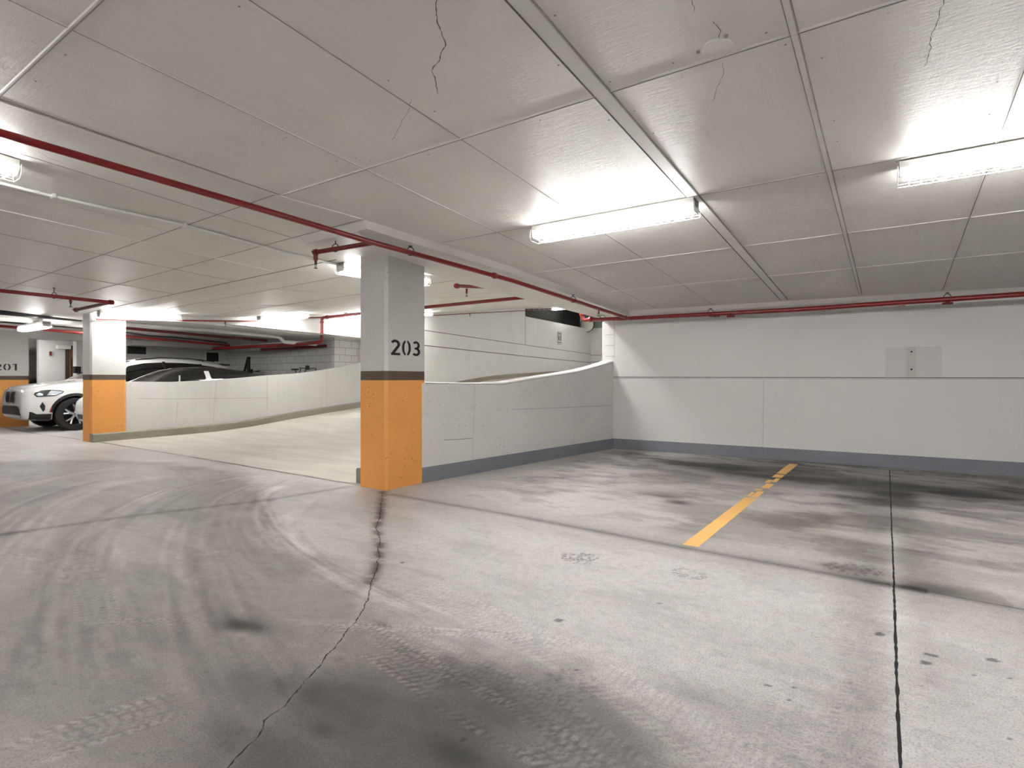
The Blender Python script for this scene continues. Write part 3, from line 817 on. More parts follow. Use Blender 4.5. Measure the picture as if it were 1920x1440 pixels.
def column(x0, x1, y0, y1, ztop, label, text=None, span=None):
    e = empty('concrete_column', ((x0 + x1) / 2, (y0 + y1) / 2, 0)); tag(e, label, 'column', kind='thing')
    hx, hy = (x1 - x0) / 2, (y1 - y0) / 2
    def shaft(z0, z1, nm, mat, g=0.0):
        m = MB(); m.box((-hx - g, -hy - g, z0), (hx + g, hy + g, z1)); 
        c = .028; m = MB()
        P = [(-hx - g + c, -hy - g), (hx + g - c, -hy - g), (hx + g, -hy - g + c), (hx + g, hy + g - c), (hx + g - c, hy + g), (-hx - g + c, hy + g), (-hx - g, hy + g - c), (-hx - g, -hy - g + c)]
        m.prism([(p[0], p[1], z0) for p in P], (0, 0, z1 - z0)); return m.build(nm, [mat], e)
    shaft(0, 1.112, 'orange_base', ORANGE); shaft(1.112, 1.207, 'brown_stripe', BROWN); shaft(1.207, ztop, 'white_shaft', COLW)
    if text: number(text, span[0] - (y0 + y1) / 2, span[1] - (y0 + y1) / 2, span[2], span[3], hx + .0015, e)
    return e
a = PX(733, 667, -4.215); b = PX(788.5, 667, -4.215); t = PX(733, 636, -4.215)
column(-4.625, -4.215, 3.915, 4.50, 2.43, 'nearest orange and white concrete column stencilled 203', '203', (a[1], b[1], PX(733, 665.5, -4.215)[2], t[2]))
column(-12.20, -11.83, 3.96, 4.53, 2.4, 'middle orange and white concrete column without a number, at foot of ramp')
a = PX(-11, 690, -17.27); b = PX(36, 690, -17.27)
column(-17.65, -17.27, 3.95, 4.54, 2.2, 'farthest orange and white concrete column stencilled 201', '201', (a[1], b[1], PX(20, 694.5, -17.27)[2], PX(20, 682, -17.27)[2]))

# ------------------------------------------------------------------ CEILINGS
def ceil_grid(xs, ys, fn, up=.0, xf=None):
    vs = []; fs = []
    for Y in ys:
        for k, X in enumerate(xs):
            XX = xf(k, X, Y) if xf else X
            vs.append((XX, Y, fn(XX, Y) + up))
    nx = len(xs)
    for j in range(len(ys) - 1):
        for i in range(nx - 1):
            a = j * nx + i; fs.append((a, a + nx, a + nx + 1, a + 1))
    return vs, fs
def frange(a, b, n): return [a + (b - a) * i / n for i in range(n + 1)]
mb = MB()
mb.add(*ceil_grid([-33, -24, -18, -13, -12, -10, -8, -6, -4.0, 7.3], [-8, -1, 0, 1, 2, 3, 4.2], base))
mb.add(*ceil_grid([0, 1, 2, 3], [4.2, 5, 6, 7, 8, 8.7], base, 0, lambda k, X, Y: [XBL(Y) - .02, -4.0, 0, 7.3][k]))
def ridge(P, w, h, m=1, drop=0.0, fn=base):
    """raised batten on the ceiling along plan points"""
    pts = []
    for a, b in zip(P, P[1:]):
        L = math.hypot(b[0] - a[0], b[1] - a[1]); n = max(1, int(L / .5)); pts += [(a[0] + (b[0] - a[0]) * i / n, a[1] + (b[1] - a[1]) * i / n) for i in range(n)]
    pts.append(P[-1]); vs = []
    ux, uy = P[-1][0] - P[0][0], P[-1][1] - P[0][1]; L = math.hypot(ux, uy); nx, ny = -uy / L, ux / L
    for x, y in pts:
        z = fn(x, y) - drop
        for o, d in ((-.5, 0), (-.5 + min(.3, .006 / w), h), (.5 - min(.3, .006 / w), h), (.5, 0)): vs.append((x + nx * o * w, y + ny * o * w, z - d - .0005 + (.002 if d == 0 else 0)))
    fs = []
    for i in range(len(pts) - 1):
        for k in range(3): fs.append((i * 4 + k, i * 4 + k + 1, i * 4 + k + 5, i * 4 + k + 4))
    mb.add(vs, fs, m)
J, B_ = 2, 1
# joints running away from the camera
ridge([(-1.19, -1), (-1.19, 8.1)], .085, .006, B_); ridge([(-1.235, -1), (-1.235, 8.1)], .006, .0075, J); ridge([(-1.145, -1), (-1.145, 8.1)], .005, .0075, J)
ridge([(-.335, -1), (-.335, 8.1)], .035, .005, B_); ridge([(-.35, -1), (-.35, 8.1)], .004, .0065, J); ridge([(-.318, -1), (-.318, 8.1)], .003, .0065, J)
ridge([(.47, -1), (.47, 8.2)], .012, .004, B_); ridge([(.477, -1), (.477, 8.2)], .004, .005, J)
ridge([(-2.10, -1), (-2.10, 8.1)], .006, .002, J); ridge([(-2.112, -1), (-2.112, 4)], .012, .003, B_)
ridge([(-2.96, -1), (-2.90, 8)], .007, .002, J); ridge([(-2.95, -1), (-2.92, 4)], .010, .003, B_)
ridge([(1.28, -1), (1.28, 8.2)], .012, .003, J)
# joints running across
for Y, x0, x1 in ((.91, -6, 3), (2.53, -3.85, 3), (4.03, -3.6, 3), (5.43, -3.42, 3), (6.70, -3.36, 3)):
    ridge([(x0, Y), (x1, Y)], .020 if Y < 3 else .008, .004, B_); ridge([(x0, Y + .008), (x1, Y + .008)], .006 if Y < 3 else .004, .005, J)
ridge([(-11, 2.50), (-3.9, 2.50)], .008, .003, J); ridge([(-11, 3.22), (-3.75, 3.22)], .007, .003, J); ridge([(-12, .91), (-4.1, .91)], .02, .004, J)
ridge([(-11.8, 3.93), (-5.0, 3.93)], .02, .004, J)
ridge([(-6.45, -1), (-6.1, 3.9)], .010, .006, B_); ridge([(-6.462, -1), (-6.112, 3.9)], .006, .004, J)
ridge([(-7.3, -1), (-7.05, 3.9)], .007, .003, J); ridge([(-8.85, -1), (-8.65, 3.9)], .009, .003, J); ridge([(-5.68, -1), (-5.6, 2.5)], .007, .004, B_); ridge([(-4.75, 1.2), (-4.75, 3.2)], .004, .002, J)
ridge([(-10, -1), (-10, 3.9)], .006, .002, J)
ridge([(-4.05, -1), (-4.0, .93), (-3.94, 1.7)], .024, .005, J); ridge([(-3.94, 1.7), (-3.88, 2.52)], .014, .004, J); ridge([(-4.065, -1), (-4.015, .93), (-3.895, 2.52), (-3.74, 3.21)], .008, .006, B_)
# nail dimples beside the joints
for (X, lst) in ((-1.19, frange(.6, 7.6, 26)), (-.335, frange(.8, 7.6, 24)), (.47, frange(1, 7, 18)), (-2.1, frange(.6, 3.8, 10)), (-2.93, frange(.6, 3.8, 9))):
    for Y in lst:
        for s in (-1, 1):
            x = X + s * (.075 + RND.uniform(-.006, .006)); y = Y + RND.uniform(-.03, .03); z = base(x, y); r = .006
            if RND.random() < .25: continue
            mb.add([(x + r * cos(k * pi / 3), y + r * sin(k * pi / 3), z - .0006) for k in range(6)] + [(x, y, z - .004)], [((k + 1) % 6, k, 6) for k in range(6)], 1 if RND.random() < .6 else 2)
for Y in (.91, 2.53, 4.03):
    for X in frange(-3.6, 2, 14):
        for s in (-1, 1):
            x = X + RND.uniform(-.03, .03); y = Y + s * .06; z = base(x, y); r = .006
            mb.add([(x + r * cos(k * pi / 3), y + r * sin(k * pi / 3), z - .0006) for k in range(6)] + [(x, y, z - .004)], [((k + 1) % 6, k, 6) for k in range(6)], 1 if RND.random() < .6 else 2)
# hairline cracks
def ccrack(pp, w=.003, seed=1, jit=.004):
    P = [CE(*p)[:2] for p in pp]; sub = MB(); ribbon(sub, P, w, 0, 0, jit, .012, seed, .5)
    mb.add([(v[0], v[1], base(v[0], v[1]) - .0012) for v in sub.v], [f[::-1] for f in sub.f], 3)
ccrack([(815, -20), (822, 40), (838, 85), (825, 112), (810, 133), (818, 155), (822, 175)], .0045, 3)
ccrack([(770, 185), (766, 210), (748, 240), (735, 262)], .0022, 4)
ccrack([(1298, 0), (1305, 20)], .002, 5); ccrack([(1338, 40), (1350, 58), (1346, 72)], .003, 6); ccrack([(1355, 118), (1352, 150), (1342, 165), (1338, 190)], .0022, 7)
ccrack([(1768, 0), (1758, 30), (1745, 60), (1743, 95), (1730, 125)], .0025, 8)
ccrack([(70, 283), (90, 295), (118, 306)], .0025, 9)
ceil = struct(mb.build('ceiling', [CEIL, CEILR, CEILJ, GREYJ]), 'painted concrete ceiling with panel joints')
# dropped bands
def drop_slab(name, outline, depth, cham, label):
    """outline: plan polygon with (x, y, free) - free edges get a sloped lip"""
    P = [Vector((p[0], p[1])) for p in outline]; n = len(P); c = sum(P, Vector((0, 0))) / n
    fr = [p[2] for p in outline]
    inn = []
    for i in range(n):
        a, b, d = P[i - 1], P[i], P[(i + 1) % n]
        def off(u, v, w):
            t = (v - u).normalized(); nn = Vector((-t.y, t.x))
            return u + nn * w, t
        w1 = cham if fr[i - 1] else 0; w2 = cham if fr[i] else 0
        p1, t1 = off(a, b, w1); p2, t2 = off(b, d, w2)
        den = t1.x * t2.y - t1.y * t2.x
        if abs(den) < 1e-3: q = p2
        else:
            s = ((p2.x - p1.x) * t2.y - (p2.y - p1.y) * t2.x) / den; q = p1 + t1 * s
        inn.append(q)
    m = MB()
    vs = [(p.x, p.y, zc_b(p.x, p.y) + .01) for p in P] + [(p.x, p.y, zc_b(p.x, p.y) - depth) for p in inn]
    fs = [(i, (i + 1) % n, (i + 1) % n + n, i + n) for i in range(n)] + [tuple(n + i for i in range(n - 1, -1, -1))]
    fs = [f[::-1] for f in fs]
    m.add(vs, fs); o = m.build(name, [CEIL])
    bm = bmesh.new(); bm.from_mesh(o.data); bmesh.ops.recalc_face_normals(bm, faces=bm.faces); bm.to_mesh(o.data); bm.free()
    return struct(o, label)
def zc_b(x, y): return base(x, y)
e0 = [(-3.73, 3.23), (-3.48, 5.09), (-3.36, 8.0)]
drop_slab('ceiling_band', [(-4.66, 3.23, 1), (-3.73, 3.23, 1), (-3.48, 5.09, 1), (-3.36, 8.05, 0), (-3.36, 8.6, 0), (XBL(8.6), 8.6, 0), (XBL(3.9), 3.9, 0)], .055, .06, 'dropped ceiling band over the numbered column')
drop_slab('ceiling_band', [(-3.36, 8.05, 1), (-1.02, 8.2, 1), (1.21, 8.36, 1), (7.2, 8.75, 0), (7.2, 9.0, 0), (-3.36, 8.6, 0)], .055, .06, 'dropped ceiling band along the back wall')
# ramp ceiling
mb = MB()
Yr = [4.2, 5, 6, 7, 8, 9, 10.8, 12.4, 13.9, 16, 19, 22, 25, 28, 31.5]
mb.add(*ceil_grid([0, 1, 2, 3, 4], Yr, ramp_ceiling, 0, lambda k, X, Y: [XW(Y) - 1.6 if Y > 18 else XW(Y) - .1, -10, -8, -6, XBL(min(Y, 8.6)) + .15][k]))
ridge([(-11.9, 4.6), (-8.5, 4.6), (-5, 4.6)], .006, .003, J, 0, ramp_ceiling); ridge([(-11.9, 6.0), (-4.8, 6.0)], .008, .003, J, 0, ramp_ceiling); ridge([(-12, 8.2), (-4.5, 8.2)], .008, .003, J, 0, ramp_ceiling)
ridge([(-7.2, 4.3), (-7.2, 12)], .006, .002, J, 0, ramp_ceiling); ridge([(-9.3, 4.3), (-9.3, 12)], .006, .002, J, 0, ramp_ceiling)
struct(mb.build('ceiling_ramp', [CEIL, CEILR, CEILJ]), 'sloping ceiling over the ramp')
mb = MB()
mb.add(*ceil_grid([-33, -18, -15, -12.0], [4.2, 8, 12.2], lambda X, Y: base(X, 4.2) + .09 - .02 * (Y - 4.2)))
struct(mb.build('ceiling_left', [CEIL]))
mb = MB(); mb.box((-33.2, -8.2, 6.3), (7.4, 32, 6.5)); struct(mb.build('roof_slab', [CEIL]))

# round cover on the ceiling
cx, cy, cz = CE(1345, 88)
e = empty('ceiling_cover_plate', (cx, cy, cz)); tag(e, 'round painted cover plate with three screw ears on the ceiling', 'cover plate')
m = MB(); R0 = .062
m.add([(R0 * cos(k * pi / 20), R0 * sin(k * pi / 20), -.004) for k in range(40)] + [(R0 * cos(k * pi / 20), R0 * sin(k * pi / 20), .004) for k in range(40)], [tuple(range(39, -1, -1))] + [(k, (k + 1) % 40, (k + 1) % 40 + 40, k + 40) for k in range(40)])
m.build('plate', [CEILR], e)
m = MB(); m.tube([(R0 * cos(k * pi / 20), R0 * sin(k * pi / 20), -.004) for k in range(41)], .0022, 6, cap=False); m.build('rim', [WHITEM], e, smooth=True)
m = MB()
for a in (70, 190, 310): m.tube([(.078 * cos(radians(a)), .078 * sin(radians(a)), .002), (.078 * cos(radians(a)), .078 * sin(radians(a)), -.006)], .008, 10)
m.build_each('screw_ear', [CEILJ], e, smooth=True)

# steel plate on the back wall
p0 = on_back(1660, 708, .0); p1 = on_back(1765, 649, .0); ang = math.atan2(WB[1] - WA[1], WB[0] - WA[0])
e = empty('wall_plate', (p0[0], p0[1], p0[2]), ang); tag(e, 'blank rectangular painted plate bolted to the long white wall', 'wall plate')
w = math.hypot(p1[0] - p0[0], p1[1] - p0[1]); h = p1[2] - p0[2]
m = MB(); m.box((0, -.012, 0), (w, 0, h)); bevel(m.build('plate', [painted('plate_paint', (.80, .795, .785), pits=0, mottle=.03, scuff=.15)], e), .003)
m = MB(); m.box((w * .385, -.0145, 0), (w * .56, -.011, h)); m.build('centre_strip', [painted('plate_strip_paint', (.76, .755, .74), pits=0, mottle=.05, scuff=.3)], e)
m = MB()
for z in (.27, .84): m.tube([(w * .475, -.012, h * z), (w * .475, -.018, h * z)], .011, 12)
m.build_each('bolt', [BLACKM], e)
m = MB()
for x, z in ((.155, .82), (.155, .17), (.81, .85), (.81, .2), (.54, .70)): m.tube([(w * x, -.010, h * z), (w * x, -.014, h * z)], .005, 8)
m.build_each('screw', [WHITEM], e)

# ------------------------------------------------------------------ LIGHT FIXTURES
def make_light(L=1.37):
    e = empty('fluorescent_light')
    m = MB(); m.prism([(0, -.062, 0), (0, .062, 0), (0, .062, -.038), (0, .048, -.062), (0, -.048, -.062), (0, -.062, -.038)], (L, 0, 0))
    bevel(m.build('housing', [WHITEM], e), .002, 1)
    for s in (-1, 1):
        m = MB(); m.tube([(.035, s * .040, -.082), (L - .035, s * .040, -.082)], .016, 12)
        m.build('tube', [TUBE], e, smooth=True)
    for x in (0, L - .004):
        m = MB(); m.prism([(x, -.066, 0), (x, .066, 0), (x, .066, -.07), (x, .05, -.10), (x, -.05, -.10), (x, -.066, -.07)], (.004, 0, 0)); m.build('end_plate', [WHITEM], e)
    m = MB()
    for x in (.02, L - .055):
        for s in (-1, 1): m.box((x, s * .040 - .011, -.10), (x + .035, s * .040 + .011, -.060))
    m.build_each('lamp_holder', [WIRE], e)
    m = MB(); n = 24; r = .0021
    U = [(-.072, -.03), (-.082, -.10), (-.058, -.125), (.058, -.125), (.082, -.10), (.072, -.03)]
    for i in range(n + 1):
        x = -.008 + (L + .016) * i / n
        m.tube([(x, y, z) for y, z in U], r, 5)
    for y, z in U[1:5]: m.tube([(-.008, y, z), (L + .008, y, z)], r, 5)
    m.build('wire_guard', [WIRE], e)
    return e
LP = make_light()
LIGHTS = [  # x, y, rotation about z, label
    (-2.55, 4.09, 0, 'caged twin tube ceiling light nearest the middle of the stall ceiling'),
    (.03, 4.13, 0, 'caged twin tube ceiling light cut by the right picture edge'),
    (-4.92, -.14, pi / 2, 'caged ceiling light cut off at the upper left picture edge'),
    (-5.06, 4.02, pi / 2, 'caged ceiling light half hidden behind the column stencilled 203'),
    (-11.45, 3.95, pi / 2 + .05, 'ceiling light over the ramp right beside the middle orange column'),
    (-11.75, 7.1, pi / 2 + .10, 'ceiling light over the ramp next to the bright red riser pipe'),
    (-12.05, 9.75, pi / 2 + .10, 'ceiling light over the ramp hidden behind the column stencilled 203'),
    (-12.30, 12.15, pi / 2 + .10, 'ramp ceiling light whose end peeks out right of the column stencilled 203'),
    (-14.65, 25.1, 0, 'small distant ceiling light above the speed sign on the ramp'),
    (-14.3, 3.65, 0, 'white hanging ceiling light above the nose of the parked white suv'),
    (-15.65, 5.25, 0, None), (-19.2, 1.4, pi / 2, None), (-19.2, 3.9, pi / 2, None),  # unseen lamps added to brighten the left bay and far rooms
    (-25.5, 5.0, pi / 2, 'far ceiling light seen between column 201 and the white wall'),
    (-4.38, 6.95, pi / 2, None), (-4.8, 9.4, pi / 2, None), (-5.0, 12.0, pi / 2, None), (-5.2, 14.6, pi / 2, None), (-5.4, 17.2, pi / 2, None), (-6.0, 20.0, pi / 2, None), (-7.0, 23.5, pi / 2, None), (-8.2, 17.0, pi / 2, None), (-9.7, 21.5, pi / 2, None), (-10.5, 26.0, pi / 2, None),  # added unseen lamps: brighten the ramp, shape the parapet shadow on the back wall
    (-2.55, -2.4, 0, None), (.03, -2.4, 0, None), (-5.2, -2.4, 0, None), (2.6, -2.4, 0, None), (-6.5, -4.2, 0, None), (-10.0, -2.4, 0, None), (-14.0, -2.4, 0, None), (3.6, 4.1, 0, None), (-2.5, -6, 0, None), (4, -5, 0, None)]  # fill lamps added out of view, most of them behind the camera
first = True
for (x, y, rz, lab) in LIGHTS:
    o = LP if first else copy_tree(LP); first = False
    xe, ye = x + 1.37 * cos(rz), y + 1.37 * sin(rz)
    def hz(X, Y):
        if 4.2 < Y and X < XBL(Y): return ramp_ceiling(X, Y) if X > XW(Y) - .2 else base(X, 4.2) + .09 - .02 * (Y - 4.2)
        return base(X, Y)
    z0, z1 = hz(x, y), hz(xe, ye)
    if y > 24: z0 = z1 = ramp_ceiling(-14, 25.1)
    if (x, y) == (-14.3, 3.65): z0 = z1 = 2.20
    pitch = -math.atan2(z1 - z0, 1.37)
    o.rotation_mode = 'XYZ'; o.location = (x, y, z0 - .004); o.rotation_euler = (0, pitch, rz)
    tag(o, lab or ('added caged twin tube fill light, unseen high over the ramp' if y > 8 else 'added caged twin tube fill light, unseen behind the middle column' if (x, y) == (-15.65, 5.25) else 'added caged twin tube fill light out of view'), 'ceiling light', 'caged fluorescent ceiling lights')

m = MB()
for xx in (-13.95, -13.25): m.tube([(xx, 3.65, 2.20), (xx, 3.65, base(xx, 3.65))], .018, 8)
tag(m.build('hanging_rods', [WHITEM], smooth=True), 'white rods holding the hanging light above the parked suv', 'rod')
# ------------------------------------------------------------------ PIPES
def bend(P, r=.05, n=4):
    P = [Vector(p) for p in P]; out = [P[0]]
    for i in range(1, len(P) - 1):
        a, b, c = P[i - 1], P[i], P[i + 1]; u = (a - b); v = (c - b); k = min(r, u.length * .45, v.length * .45); p = b + u.normalized() * k; q = b + v.normalized() * k
        for t in range(n + 1):
            t /= n; out.append(p * (1 - t) ** 2 + b * 2 * t * (1 - t) + q * t * t)
    out.append(P[-1]); return out
def head(parent, p, s=1.0, m=RED):
    """pendent sprinkler under a pipe at p"""
    q = MB(); x, y, z = p
    q.tube([(x, y, z), (x, y, z - .045 * s)], .014 * s, 10); o = q.build('drop_nipple', [m], parent, smooth=True)
    q = MB(); q.tube([(x, y, z - .045 * s), (x, y, z - .062 * s)], .011 * s, 6)
    for a in (-1, 1): q.tube([(x + a * .010 * s, y, z - .062 * s), (x + a * .013 * s, y, z - .078 * s), (x + a * .003 * s, y, z - .095 * s)], .003 * s, 5)
    q.tube([(x, y, z - .095 * s), (x, y, z - .099 * s)], .018 * s, 12)
    q.build('sprinkler_head', [DSTEEL], parent, smooth=True)
def hanger(parent, p, ztop, rp=.025, m=DSTEEL):
    x, y, z = p; q = MB()
    q.tube([(x, y, z + rp * 2.1), (x, y, ztop)], .005, 6)
    q.tube([(x, y, ztop), (x, y, ztop - .006)], .02, 10)
    n = 12; q.tube([(x + (rp * 1.25) * cos(k * 2 * pi / n - pi / 2), y + (rp * 1.25) * .55 * cos(k * 2 * pi / n - pi / 2), z + rp * .5 + rp * 1.7 * sin(k * 2 * pi / n - pi / 2)) for k in range(n + 1)], .0045, 5, cap=False)
    q.build('pipe_hanger', [m], parent, smooth=True)
def coupling(parent, p, d, r, L=.055, m=RED):
    p = Vector(p); d = Vector(d).normalized(); q = MB()
    q.tube([p - d * L / 2, p - d * L / 2 * .6, p + d * L / 2 * .6, p + d * L / 2], [r * 1.15, r * 1.4, r * 1.4, r * 1.15], 14)
    u = d.cross(Vector((0, 0, 1))).normalized()
    for s in (-1, 1): q.tube([p + u * s * r * 1.4 - d * .012, p + u * s * r * 1.75, p + u * s * r * 1.4 + d * .012], .009, 6)
    q.build('coupling', [m], parent, smooth=True)
def pipe(name, P, r, mat, label, cat='pipe', group=None, n=14, rb=.05):
    e = empty(name, tuple(P[0])); tag(e, label, cat, group)
    o = Vector(P[0]); Q = [Vector(p) - o for p in P]
    m = MB(); m.tube(bend(Q, rb), r, n); m.build('pipe_run', [mat], e, smooth=True)
    return e, o
def rel(o, p): return tuple(Vector(p) - o)

# main branch line over the column
MP = [CE(-160, 203, .11), CE(0, 249, .11), CE(485, 391, .11), CE(690, 452, .115), CE(960, 526, .13), CE(1178, 597, .13)]
x0, y0 = MP[0][:2]
P = MP
e, o = pipe('sprinkler_pipe', P, .024, RED, 'long red sprinkler pipe crossing the ceiling past the column stencilled 203', 'sprinkler pipe')
def at_px(P, px):
    best = None
    for a, b in zip(P, P[1:]):
        for i in range(60):
            t = i / 60; q = [a[k] + (b[k] - a[k]) * t for k in range(3)]
            d = -q[0] * ST * 1 + q[1] * CT; r = q[0] * CT + q[1] * ST; X = 960 + FOC * r / d
            if best is None or abs(X - px) < best[0]: best = (abs(X - px), q)
    return best[1]
for px in (772, 1076):
    q = at_px(P, px); hanger(e, rel(o, q), base(q[0], q[1]) - .055 - o.z, .024)
q = at_px(P, 928); coupling(e, rel(o, q), (Vector(P[4]) - Vector(P[3])), .024)
q = at_px(P, 1122); head(e, rel(o, q), 1.1)
q = at_px(P, 1172); coupling(e, rel(o, q), (Vector(P[5]) - Vector(P[4])), .022, .04)
# short arm left of the column with a pendent head
A = at_px(P, 700); B = CE(592, 473, .14)
e, o = pipe('sprinkler_branch_pipe', [A, B, (B[0], B[1], B[2] - .075)], .022, REDD, 'short dark red sprinkler arm ending left of the column stencilled 203', 'sprinkler pipe', rb=.03)
head(e, rel(o, (B[0], B[1], B[2] - .055)), 1.0, REDD)
coupling(e, rel(o, B), (1, 0, 0), .022, .05, REDD)
q = [A[i] * .35 + B[i] * .65 for i in range(3)]; hanger(e, rel(o, q), base(q[0], q[1]) - o.z, .022)
# wall pipe
W0 = CE(1092, 599, .12); W0 = (W0[0], W0[1], W0[2])
P = [PY(1092, 587, 7.95), PY(1093, 600, 7.95), CE(1178, 597, .125), CE(1500, 580, .125), CE(1920, 551.5, .125), (6.9, 8.35, 2.04)]
P[1] = (P[0][0], P[0][1], P[1][2])
e, o = pipe('sprinkler_main', P, .030, RED, 'red sprinkler main running along the top of the long back wall', 'sprinkler pipe', rb=.09)
coupling(e, rel(o, (P[1][0] + .14, P[1][1] + .005, P[1][2] + .002)), (1, 0, 0), .030); coupling(e, rel(o, (P[0][0], P[0][1], P[0][2] - .02)), (0, 0.01, 1), .030)
for px in (1342, 1372, 1693, 1780):
    q = at_px(P[2:], px)
    if px in (1372, 1780):
        m = MB(); a_ = Vector(rel(o, q)); m.tube([a_, a_ + Vector((0, -.01, -.05))], .018, 10); m.tube([a_ + Vector((-.05, -.01, -.048)), a_ + Vector((.05, -.01, -.048))], .014, 8); m.build('outlet_tee', [REDD], e, smooth=True)
    else:
        m = MB(); a_ = Vector(rel(o, q)); m.box((a_.x - .04, a_.y - .036, a_.z - .045), (a_.x + .04, a_.y + .03, a_.z - .025)); m.build('clamp', [REDD], e)
for px in (1335, 1780):
    q = at_px(P[2:], px); hanger(e, rel(o, q), base(q[0], q[1]) - .045 - o.z, .030)
q = at_px(P[1:], 1130); hanger(e, rel(o, q), q[2] + .09 - o.z, .03)
# stub over ramp behind the soffit
S0 = CE(855, 536, .10, ramp_ceiling); S1 = (S0[0] + .25, S0[1] + 3.2, ramp_ceiling(S0[0], S0[1] + 3.2) - .1)
e, o = pipe('sprinkler_branch_pipe', [S0, S1], .024, RED, 'short red sprinkler stub over the ramp right of the column stencilled 203', 'sprinkler pipe')
coupling(e, (0, .02, 0), (0, 1, 0), .026, .07); q = (.01, .22, -.01); head(e, q, 1.1)
# cross main over the ramp with riser down the left wall
yr = 9.2; xr = XW(yr) + .12
zt = ramp_ceiling(-8, yr) - .10
P = [(xr, yr, 2.18), (xr, yr, zt), (-4.4, yr, zt)]
e, o = pipe('sprinkler_main', P, .036, RED, 'red sprinkler main crossing over the ramp with a riser down the left wall', 'sprinkler pipe', rb=.10)
coupling(e, rel(o, (xr, yr, zt - .12)), (0, .01, 1), .036); coupling(e, rel(o, (xr, yr, 2.30)), (0, .01, 1), .036); coupling(e, rel(o, (xr + .22, yr, zt)), (1, 0, 0), .036)
P = [(xr, yr, 2.26), (xr, yr, 2.10), (xr - .75, yr - .15, 2.06), (-16.0, 8.3, 2.0)]
e, o = pipe('sprinkler_main', P, .045, RED, 'dark red sprinkler main passing under the beam behind the ramp wall', 'sprinkler pipe', rb=.12)
e, o = pipe('sprinkler_main', [(-16.0, YBK - .15, 2.03), (-14, YBK - .35, 2.02), (XW(YBK) - .45, YBK - .12, 2.05)], .045, REDD, 'dark red capped pipe end by the block wall', 'sprinkler pipe')
# thin line along the left ramp wall
P = [(XW(Y) + .20, Y, ramp_ceiling(XW(Y) + .4, Y) - .10) for Y in (4.0, 5.5, 7, 8.8, 10.8, 13.9, 19, 26)]
e, o = pipe('sprinkler_pipe', P, .016, RED, 'thin red sprinkler pipe along the ceiling edge of the left ramp wall', 'sprinkler pipe')
for Y in (6.45, 16.2):
    q = (XW(Y) + .20, Y, ramp_ceiling(XW(Y) + .4, Y) - .10); head(e, rel(o, q), 1.2)
# left bay: branch line with elbow
P5 = [CE(-200, 524, .12), CE(0, 545, .12), CE(208, 567, .12)]; E5 = CE(143, 581, .12)
e, o = pipe('sprinkler_pipe', P5, .026, RED, 'red sprinkler pipe ending near the middle orange column at left', 'sprinkler pipe')
q = at_px(P5, 131); head(e, rel(o, q), 1.3); q = at_px(P5, 101); hanger(e, rel(o, q), base(q[0], q[1]) - o.z, .026); coupling(e, rel(o, P5[-1]), (0, 1, 0), .026, .07)
e, o = pipe('sprinkler_branch_pipe', [P5[-1], E5], .026, REDD, 'short dark red pipe arm beside the top of the middle orange column', 'sprinkler pipe'); coupling(e, rel(o, E5), (1, 0, 0), .026, .06, REDD)
# services in the left bay
def run(name, pts, X, r, mat, label, cat='pipe', rb=.05):
    P = [PX(px, py, x) for (px, py, x) in pts]
    return pipe(name, P, r, mat, label, cat, rb=rb)
run('drain_pipe', [(-160, 583, -13.5), (0, 597, -13.5), (152, 605, -13.5), (240, 608.5, -13.5), (380, 618, -13.5), (512, 631, -13.4), (524, 632.5, -13.35), (533, 641, -13.3), (594, 645.5, -12.9)], -14, .05, WPIPE, 'white drain pipe dipping near the ramp wall above the parked cars', rb=.03)
run('sprinkler_pipe', [(160, 608, -14.3), (240, 615.5, -14.3), (380, 628.5, -14.3), (500, 638.5, -14.2)], -14, .035, REDD, 'upper dark red pipe above the parked cars', 'sprinkler pipe')
run('sprinkler_pipe', [(-160, 597, -15.6), (0, 611.5, -15.6), (152, 624, -15.6), (240, 631, -15.6), (430, 647.5, -15.6)], -15, .032, RED, 'lower red pipe above the parked cars crossing behind the middle column', 'sprinkler pipe')
run('cable', [(-160, 592, -15.0), (0, 603.5, -15.0), (152, 615.5, -15.0), (240, 623.5, -15.0), (275, 629, -15.1), (330, 632.5, -15.2), (425, 643, -15.3)], -15, .014, BLACKM, 'sagging black cable above the parked cars', 'cable')
run('duct_pipe', [(-160, 569, -13.1), (0, 585.5, -13.1), (152, 598.5, -13.1)], -13.1, .05, BLACKPIPE, 'thick black pipe under the left bay ceiling', rb=.02)
def duct(pts, w, h, label):
    P = [PX(*p) for p in pts]; m = MB()
    vs = []
    for x, y, z in P: vs += [(x, y, z), (x - w, y, z), (x - w, y, z + h), (x, y, z + h)]
    fs = [(i * 4 + k, i * 4 + (k + 1) % 4, i * 4 + 4 + (k + 1) % 4, i * 4 + 4 + k) for i in range(len(P) - 1) for k in range(4)] + [(3, 2, 1, 0), tuple(len(vs) - 4 + k for k in range(4))]
    m.add(vs, fs); o = m.build('air_duct', [GDUCT]); bm = bmesh.new(); bm.from_mesh(o.data); bmesh.ops.recalc_face_normals(bm, faces=bm.faces); bm.to_mesh(o.data); bm.free()
    tag(o, label, 'duct'); return o
duct([(248, 647, -16.6), (340, 651, -16.6), (440, 656.5, -16.6)], .7, .12, 'light grey flat air duct above the white suv')
